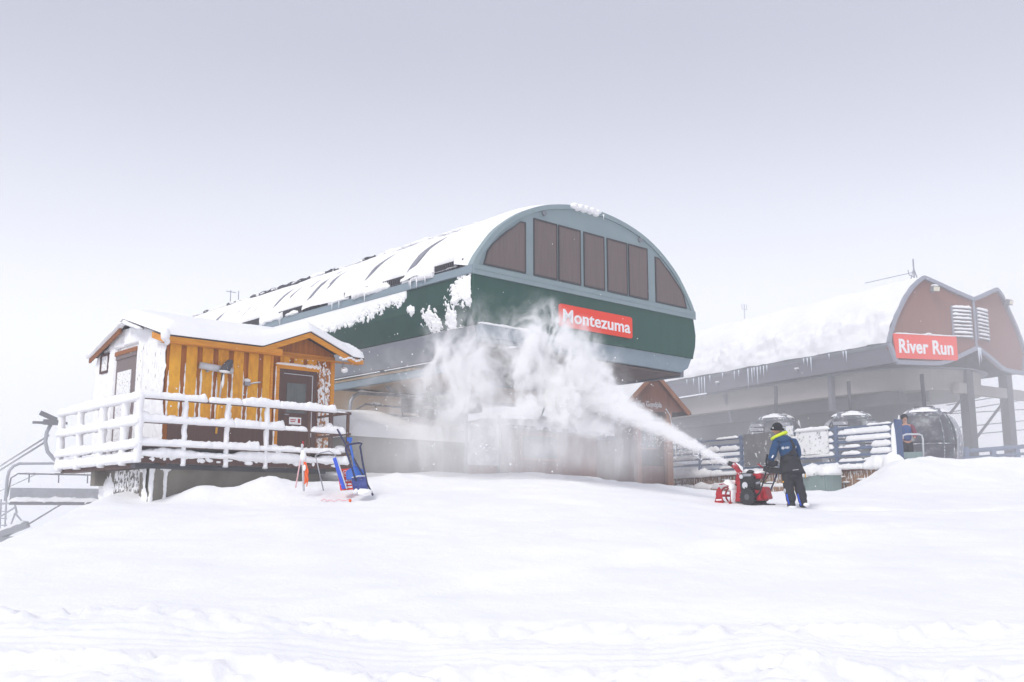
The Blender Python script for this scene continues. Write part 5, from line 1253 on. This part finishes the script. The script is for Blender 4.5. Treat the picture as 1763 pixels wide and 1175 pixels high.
def hand(c, fwd, side, name='glove'):
    """a mitted palm with four curled fingers and a thumb closing on a grip"""
    c, f, s_ = Vector(c), Vector(fwd).normalized(), Vector(side).normalized(); up = Vector((0, 0, 1))
    N = {'w': (c - f * .085 + up * .045, .038), 'p': (c - f * .02 + up * .04, .042)}; Ed = [('w', 'p')]
    for k in range(4):
        o_ = s_ * (.036 - .024 * k); L = (.9, 1.0, .95, .8)[k]
        N['a%d' % k] = (c + f * .018 + o_ + up * .042, .017); N['b%d' % k] = (c + f * (.018 + .035 * L) + o_ + up * .028, .016)
        N['c%d' % k] = (c + f * (.022 + .038 * L) + o_ - up * .008, .015); N['d%d' % k] = (c + f * .020 + o_ - up * .030, .013)
        Ed += [('p', 'a%d' % k), ('a%d' % k, 'b%d' % k), ('b%d' % k, 'c%d' % k), ('c%d' % k, 'd%d' % k)]
    N['t0'] = (c - f * .02 + s_ * .045 + up * .02, .018); N['t1'] = (c + f * .005 + s_ * .058 - up * .008, .016); N['t2'] = (c + f * .025 + s_ * .045 - up * .028, .014)
    Ed += [('p', 't0'), ('t0', 't1'), ('t1', 't2')]
    return part(name, skin({k: (tuple(v[0]), v[1]) for k, v in N.items()}, Ed, 'p', 1), m_black, wk, smooth=True)
gl = Vector((*FBL.w(-.74 * KS, .27 * KS), Z(.885 * KZ))); gr = Vector((*FBL.w(-.74 * KS, -.27 * KS), Z(.885 * KZ)))
hand(gl, (FBL.W[0], FBL.W[1], 0), (-FBL.L[0], -FBL.L[1], 0)); hand(gr, (FBL.W[0], FBL.W[1], 0), (FBL.L[0], FBL.L[1], 0))
part('sleeve_cuff', MB().tube([(-.435 + PX, .03 + PY, .985 + PZ), (-.468 + PX, .075 + PY, .90 + PZ), tuple(gl - Vector((FBL.W[0], FBL.W[1], 0)) * .08 + Vector((0, 0, .045)))], [.08, .066, .05], 12), m_pants, jo, smooth=True)
part('sleeve_cuff', MB().tube([(.03 + PX, .33 + PY, .96 + PZ), (-.01 + PX, .39 + PY, .93 + PZ), tuple(gr - Vector((FBL.W[0], FBL.W[1], 0)) * .08 + Vector((0, 0, .045)))], [.075, .066, .05], 12), m_pants, jo, smooth=True)

# attendant in the background
BX, BY = at(1559, 740, 32.2)[:2]; BZ = 3.12
bp = thing('person', 'attendant in blue vest with maroon sleeves standing by the grey gondola cabin', 'person', G, (BX, BY, BZ))
def place2(mb): mb.v = [(x + BX, y + BY, z + BZ) for x, y, z in mb.v]; return mb
B = {'pel': ((0, 0, .92), .10), 'spi': ((0, 0, 1.1), .10), 'che': ((0, .0, 1.3), .10), 'nk': ((-.01, -.02, 1.47), .055), 'h0': ((-.02, -.03, 1.54), .07), 'h1': ((-.025, -.035, 1.62), .095), 'h2': ((-.025, -.03, 1.69), .08), 'no': ((-.03, -.15, 1.60), .02),
     'sl': ((-.2, 0, 1.38), .07), 'el': ((-.28, -.02, 1.12), .05), 'wl': ((-.2, -.2, .96), .035), 'hl': ((-.17, -.26, .94), .038), 'sr': ((.2, 0, 1.38), .07), 'er': ((.28, -.05, 1.12), .05), 'wr': ((.18, -.24, .98), .035), 'hr': ((.15, -.3, .97), .038),
     'tl': ((-.1, 0, .8), .1), 'kl': ((-.11, 0, .48), .07), 'al': ((-.11, .02, .1), .05), 'fl': ((-.12, -.13, .04), .04), 'tr': ((.1, 0, .8), .1), 'kr': ((.11, 0, .48), .07), 'ar': ((.11, .02, .1), .05), 'fr': ((.12, -.13, .04), .04)}
BE = [('pel', 'spi'), ('spi', 'che'), ('che', 'nk'), ('nk', 'h0'), ('h0', 'h1'), ('h1', 'h2'), ('h1', 'no'), ('che', 'sl'), ('sl', 'el'), ('el', 'wl'), ('wl', 'hl'), ('che', 'sr'), ('sr', 'er'), ('er', 'wr'), ('wr', 'hr'), ('pel', 'tl'), ('tl', 'kl'), ('kl', 'al'), ('al', 'fl'), ('pel', 'tr'), ('tr', 'kr'), ('kr', 'ar'), ('ar', 'fr')]
part('body', place2(skin(B, BE, 'pel')), m_skin, bp, smooth=True)
up = lambda k, g: (B[k][0], B[k][1] + g)
part('trousers', place2(skin({k: up(k, .035) for k in ('pel', 'tl', 'kl', 'al', 'tr', 'kr', 'ar')}, [('pel', 'tl'), ('tl', 'kl'), ('kl', 'al'), ('pel', 'tr'), ('tr', 'kr'), ('kr', 'ar')], 'pel')), m_pants, bp, smooth=True)
part('sleeves', place2(skin({k: up(k, .03 if k != 'che' else -.05) for k in ('che', 'sl', 'el', 'wl', 'sr', 'er', 'wr')}, [('che', 'sl'), ('sl', 'el'), ('el', 'wl'), ('che', 'sr'), ('sr', 'er'), ('er', 'wr')], 'che')), m_prust, bp, smooth=True)
part('vest', place2(skin({'a': ((0, 0, .84), .19), 'b': ((0, 0, 1.1), .18), 'c': ((0, 0, 1.3), .20), 'd': ((0, -.01, 1.42), .12)}, [('a', 'b'), ('b', 'c'), ('c', 'd')], 'a')), m_pjack, bp, smooth=True)
part('cap', place2(MB().ball((-.025, -.02, 1.66), (.112, .122, .10), 16, 10)), m_hat, bp, smooth=True)

# ================================================================== blown snow
def vol_mat(name, build):
    m = bpy.data.materials.new(name); m.use_nodes = True; nt = m.node_tree; nt.nodes.clear()
    o = nt.nodes.new('ShaderNodeOutputMaterial'); v = nt.nodes.new('ShaderNodeVolumePrincipled'); nt.links.new(v.outputs[0], o.inputs['Volume'])
    build(nt, v); return m
J0 = Vector((*FBL.w((.36 + .30 * JX) * KS, .30 * JY * KS), Z(.985 * KZ)))
J1 = Vector(at(930, 628, 22.9))
AX = (J1 - J0).normalized()
BLOBS = [  # u, v, Y, half-width px, half-height px, half-depth m, density
    (965, 655, 22.9, 125, 110, .95, 5.5), (935, 585, 23.0, 60, 75, .6, 3.0), (1000, 692, 22.7, 105, 65, .6, 5.5), (800, 655, 23.3, 105, 120, .9, 2.6),
    (770, 740, 23.6, 110, 95, .9, .9), (900, 745, 23.2, 165, 85, .9, 1.1), (690, 700, 24.4, 120, 130, .9, .24), (1065, 775, 22.8, 115, 75, .7, .8),
    (830, 800, 24.2, 260, 50, 1.1, .42), (860, 590, 23.3, 170, 60, .7, .5), (880, 540, 23.2, 120, 50, .6, .28)]
def spray(nt, v):
    n, l = nt.nodes, nt.links
    def M2(op, a, b=None, c=None, cl=False):
        x = n.new('ShaderNodeMath'); x.operation = op; x.use_clamp = cl
        for i, s in enumerate((a, b, c)):
            if s is None: continue
            if isinstance(s, (int, float)): x.inputs[i].default_value = s
            else: l.new(s, x.inputs[i])
        return x.outputs[0]
    def V2(op, a, b=None, out=0):
        x = n.new('ShaderNodeVectorMath'); x.operation = op
        for i, s in enumerate((a, b)):
            if s is None: continue
            if isinstance(s, (tuple, Vector)): x.inputs[i].default_value = tuple(s)
            elif isinstance(s, (int, float)): x.inputs['Scale'].default_value = s
            else: l.new(s, x.inputs[i])
        return x.outputs[out]
    def noise(src, scale, detail, rough, dist=0):
        t = n.new('ShaderNodeTexNoise'); t.inputs['Scale'].default_value = scale; t.inputs['Detail'].default_value = detail; t.inputs['Roughness'].default_value = rough; t.inputs['Distortion'].default_value = dist
        l.new(src, t.inputs['Vector']); return t
    tc = n.new('ShaderNodeTexCoord'); p = tc.outputs['Object']
    warp = V2('SCALE', V2('SUBTRACT', noise(p, .9, 3, .6).outputs['Color'], (.5, .5, .5)), .9)
    q = V2('ADD', p, warp)
    qs = V2('MULTIPLY', q, (1.0, 1.0, .62))
    w1 = noise(qs, 1.5, 7, .68, .5).outputs[0]
    wisp = M2('POWER', M2('MULTIPLY', M2('SUBTRACT', w1, .455), 6.0, cl=True), 1.6)
    w3 = noise(V2('MULTIPLY', V2('ADD', p, V2('SCALE', warp, .35)), (1.0, 1.0, .22)), 3.2, 6, .66, .2).outputs[0]     # falling streaks
    streak = M2('POWER', M2('MULTIPLY', M2('SUBTRACT', w3, .42), 5.0, cl=True), 1.4)
    tot = tot2 = None
    for (u, vv, Y, rx, rz, ry, d) in BLOBS:
        c = at(u, vv, Y); k = Y / 1700
        e = V2('MULTIPLY', V2('SUBTRACT', q, c), (1 / (rx * k), 1 / ry, 1 / (rz * k)))
        r = V2('LENGTH', e, out=1)
        mr = n.new('ShaderNodeMapRange'); mr.interpolation_type = 'SMOOTHSTEP'; mr.inputs[1].default_value = 1.05; mr.inputs[2].default_value = .15; mr.inputs[3].default_value = 0; mr.inputs[4].default_value = d
        l.new(r, mr.inputs[0])
        if vv > 735: tot2 = mr.outputs[0] if tot2 is None else M2('ADD', tot2, mr.outputs[0])
        else: tot = mr.outputs[0] if tot is None else M2('ADD', tot, mr.outputs[0])
    cloud = M2('ADD', M2('MULTIPLY', tot, wisp), M2('MULTIPLY', M2('MULTIPLY', tot2, .38), streak))
    # the jet leaving the chute
    q2 = V2('ADD', p, V2('SCALE', warp, .10)); dlt = V2('SUBTRACT', q2, tuple(J0)); t = V2('DOT_PRODUCT', dlt, tuple(AX), out=1)
    foot = n.new('ShaderNodeVectorMath'); foot.operation = 'SCALE'; foot.inputs[0].default_value = tuple(AX); l.new(t, foot.inputs['Scale'])
    rad = V2('LENGTH', V2('SUBTRACT', dlt, foot.outputs[0]), out=1)
    tp = M2('MAXIMUM', t, 0.0); RR = M2('MULTIPLY_ADD', tp, .118, .05)
    g = M2('POWER', M2('SUBTRACT', 1.0, M2('DIVIDE', rad, RR), cl=True), 1.3)
    st_ = noise(V2('MULTIPLY', q2, (1.2, 1.2, 3.5)), 2.2, 5, .65, .3).outputs[0]
    amp = M2('DIVIDE', 11.0, M2('MULTIPLY_ADD', tp, 1.1, .35))
    mask = M2('GREATER_THAN', t, 0.0); fade = M2('SUBTRACT', 1.0, M2('MULTIPLY', M2('SUBTRACT', tp, 3.2), .6, cl=True))
    jet = M2('MULTIPLY', M2('MULTIPLY', M2('MULTIPLY', g, amp), M2('MULTIPLY', mask, fade)), M2('POWER', M2('MULTIPLY', M2('SUBTRACT', st_, .24), 3.0, cl=True), 1.4))
    mist = None
    for (u, vv, Y, rx, rz, ry, d) in ((790, 770, 23.9, 290, 125, 1.7, .42), (1060, 770, 23.3, 190, 100, 1.4, .36)):   # hanging fine powder
        k = Y / 1700; e = V2('MULTIPLY', V2('SUBTRACT', q, at(u, vv, Y)), (1 / (rx * k), 1 / ry, 1 / (rz * k)))
        mr = n.new('ShaderNodeMapRange'); mr.interpolation_type = 'SMOOTHSTEP'; mr.inputs[1].default_value = 1.0; mr.inputs[2].default_value = .1; mr.inputs[3].default_value = 0; mr.inputs[4].default_value = d
        l.new(V2('LENGTH', e, out=1), mr.inputs[0]); mist = mr.outputs[0] if mist is None else M2('ADD', mist, mr.outputs[0])
    l.new(M2('ADD', M2('ADD', M2('MULTIPLY', cloud, 4.5), M2('MULTIPLY', jet, 5.0)), mist), v.inputs['Density'])
    v.inputs['Color'].default_value = (1, 1, 1, 1); v.inputs['Anisotropy'].default_value = -.3
m_spray = vol_mat('blown_snow', spray)
pa, pb = Vector(at(600, 850, 23.5)), Vector(at(1262, 500, 23.5))
sp = single('snow_spray', MB().box(-5.2, 4.95, 21.2, 25.9, 2.0, pb.z), m_spray, 'billowing cloud of powder snow thrown up by the blower', 'snow spray', G, (0, 0, 0), kind='stuff')
m_spray.cycles.volume_step_rate = .16 if hasattr(m_spray.cycles, 'volume_step_rate') else 1
def drift(nt, v):
    n, l = nt.nodes, nt.links
    tc = n.new('ShaderNodeTexCoord'); tot = None
    tn = n.new('ShaderNodeTexNoise'); tn.inputs['Scale'].default_value = .16; tn.inputs['Detail'].default_value = 2; l.new(tc.outputs['Object'], tn.inputs['Vector'])
    for c, r, d in (((20, 41, 5.5), (17.5, 17, 9), .034), ((-21, 41, 2.0), (16, 19, 9), .042), ((-2, 42, 6), (16, 15, 8), .018)):
        s = n.new('ShaderNodeVectorMath'); s.operation = 'SUBTRACT'; s.inputs[1].default_value = c; l.new(tc.outputs['Object'], s.inputs[0])
        m = n.new('ShaderNodeVectorMath'); m.operation = 'DIVIDE'; m.inputs[1].default_value = r; l.new(s.outputs[0], m.inputs[0])
        q = n.new('ShaderNodeVectorMath'); q.operation = 'LENGTH'; l.new(m.outputs[0], q.inputs[0])
        mr = n.new('ShaderNodeMapRange'); mr.interpolation_type = 'SMOOTHSTEP'; mr.inputs[1].default_value = 1.0; mr.inputs[2].default_value = .35; mr.inputs[3].default_value = 0; mr.inputs[4].default_value = d
        l.new(q.outputs['Value'], mr.inputs[0])
        if tot is None: tot = mr.outputs[0]
        else:
            a = n.new('ShaderNodeMath'); l.new(tot, a.inputs[0]); l.new(mr.outputs[0], a.inputs[1]); tot = a.outputs[0]
    k = n.new('ShaderNodeMath'); k.operation = 'MULTIPLY_ADD'; k.inputs[1].default_value = 1.6; k.inputs[2].default_value = .2; l.new(tn.outputs[0], k.inputs[0])
    o = n.new('ShaderNodeMath'); o.operation = 'MULTIPLY'; l.new(tot, o.inputs[0]); l.new(k.outputs[0], o.inputs[1]); l.new(o.outputs[0], v.inputs['Density'])
    v.inputs['Color'].default_value = (1, 1, 1, 1)
m_drift = vol_mat('drifting_snow', drift)
single('drifting_snow', MB().box(-42, 38, 24, 66, -9, 13.2), m_drift, 'veil of fine snow drifting over the gondola platform and the valley', 'snow drift', G, (0, 0, 0), kind='stuff')
m_drift.cycles.volume_step_rate = .5
# flying clots of snow
mb = MB(); rg = np.random.default_rng(4)
for i in range(2200):
    t = abs(rg.normal(0, .5)) * 4.5; r = .05 + .16 * t
    c = J0 + AX * t + Vector((rg.normal(0, r * .6), rg.normal(0, r * .6), rg.normal(-.10 * t, r * .6)))
    s_ = abs(rg.normal(.003, .004)) + .0025; mb.ball(tuple(c), s_, 6, 4)
for i in range(420):
    u, v_, Y = rg.normal(810, 110), rg.normal(730, 60), rg.uniform(21.5, 24)
    if v_ > 818 or u < 600: continue
    mb.ball(at(u, v_, Y), abs(rg.normal(.006, .005)) + .003, 6, 4)
for i in range(160):
    mb.ball(at(rg.uniform(0, 1763), rg.uniform(380, 860), rg.uniform(9, 19)), rg.uniform(.003, .006), 6, 4)
single('flying_snow', mb, m_snowfine, 'scattered white snow clots flying through the air', 'snow flakes', G, (0, 0, 0), smooth=True, kind='stuff')

# ================================================================== air, sky, light, camera
def hz(nt, v):
    v.inputs['Color'].default_value = (.96, .97, 1.0, 1); v.inputs['Density'].default_value = HAZE; v.inputs['Anisotropy'].default_value = .2
HAZE = .0032
m_haze = vol_mat('fog', hz)
single('haze', MB().box(-420, 420, -62, 425, -40, 13.5), m_haze, 'pale mountain fog filling the air over the slope', 'fog', G, (0, 0, 0), kind='stuff')

EL, AZ = R(45), R(214)                                   # veiled sun high behind the camera
w = bpy.data.worlds.new('World'); C.world = w; w.use_nodes = True
n, l = w.node_tree.nodes, w.node_tree.links; bg = n['Background']
sky = n.new('ShaderNodeTexSky'); sky.sky_type = 'NISHITA'; sky.sun_disc = False; sky.sun_elevation = EL; sky.sun_rotation = AZ; sky.altitude = 3000
sc_ = n.new('ShaderNodeVectorMath'); sc_.operation = 'SCALE'; sc_.inputs['Scale'].default_value = .10; l.new(sky.outputs[0], sc_.inputs[0])
tc = n.new('ShaderNodeTexCoord'); mp = n.new('ShaderNodeMapping'); mp.inputs['Scale'].default_value = (1, 1, 2.2); l.new(tc.outputs['Generated'], mp.inputs[0])
nz = n.new('ShaderNodeTexNoise'); nz.inputs['Scale'].default_value = 1.3; nz.inputs['Detail'].default_value = 3; l.new(mp.outputs[0], nz.inputs['Vector'])
mx = n.new('ShaderNodeMix'); mx.data_type = 'RGBA'; l.new(nz.outputs[0], mx.inputs[0]); mx.inputs[6].default_value = (.46, .472, .56, 1); mx.inputs[7].default_value = (.56, .573, .665, 1)
m2 = n.new('ShaderNodeMix'); m2.data_type = 'RGBA'; m2.inputs[0].default_value = .88; l.new(sc_.outputs[0], m2.inputs[6]); l.new(mx.outputs[2], m2.inputs[7])
sx = n.new('ShaderNodeSeparateXYZ'); l.new(tc.outputs['Generated'], sx.inputs[0])
zr_ = n.new('ShaderNodeMapRange'); zr_.interpolation_type = 'SMOOTHSTEP'; l.new(sx.outputs[2], zr_.inputs[0])   # an overcast sky is brightest overhead
zr_.inputs[1].default_value = .42; zr_.inputs[2].default_value = .95; zr_.inputs[3].default_value = .95; zr_.inputs[4].default_value = 1.15
zl_ = n.new('ShaderNodeMapRange'); zl_.interpolation_type = 'SMOOTHSTEP'; l.new(sx.outputs[2], zl_.inputs[0])  # thin bright cloud low down
zl_.inputs[1].default_value = .12; zl_.inputs[2].default_value = .48; zl_.inputs[3].default_value = .62; zl_.inputs[4].default_value = .08
zs_ = n.new('ShaderNodeMath'); zs_.operation = 'ADD'; l.new(zr_.outputs[0], zs_.inputs[0]); l.new(zl_.outputs[0], zs_.inputs[1])
m3 = n.new('ShaderNodeVectorMath'); m3.operation = 'SCALE'; ml = n.new('ShaderNodeMix'); ml.data_type = 'RGBA'; l.new(zl_.outputs[0], ml.inputs[0]); l.new(m2.outputs[2], ml.inputs[6]); ml.inputs[7].default_value = (.60, .60, .62, 1)
l.new(ml.outputs[2], m3.inputs[0]); l.new(zs_.outputs[0], m3.inputs['Scale'])
l.new(m3.outputs[0], bg.inputs['Color']); bg.inputs['Strength'].default_value = 1.0
sd = bpy.data.lights.new('sun', 'SUN'); sd.energy = 1.5; sd.angle = R(16); sd.color = (1, .965, .92)
so = bpy.data.objects.new('sun', sd); col.objects.link(so)
dirv = Vector((math.sin(AZ) * math.cos(EL), math.cos(AZ) * math.cos(EL), math.sin(EL)))
so.rotation_euler = dirv.to_track_quat('Z', 'Y').to_euler(); so.location = (0, -10, 30)

cd = bpy.data.cameras.new('camera'); cam = bpy.data.objects.new('camera', cd); col.objects.link(cam)
cd.sensor_width = 36; cd.lens = 36 * 1720 / 1763; cd.clip_end = 3000; cd.clip_start = .1
cam.location = (0, 0, 1.7); cam.rotation_euler = (R(90) + math.atan(297.5 / 1720), 0, 0); C.camera = cam
C.view_settings.view_transform = 'Standard'; C.view_settings.look = 'None'; C.view_settings.exposure = .25; C.view_settings.gamma = 1
cy = C.cycles
cy.use_denoising = True; cy.max_bounces = 12; cy.diffuse_bounces = 4; cy.glossy_bounces = 2; cy.transmission_bounces = 2; cy.volume_bounces = 10
cy.volume_max_steps = 512; cy.use_adaptive_sampling = True; cy.adaptive_threshold = .02
cy.sample_clamp_indirect = 8
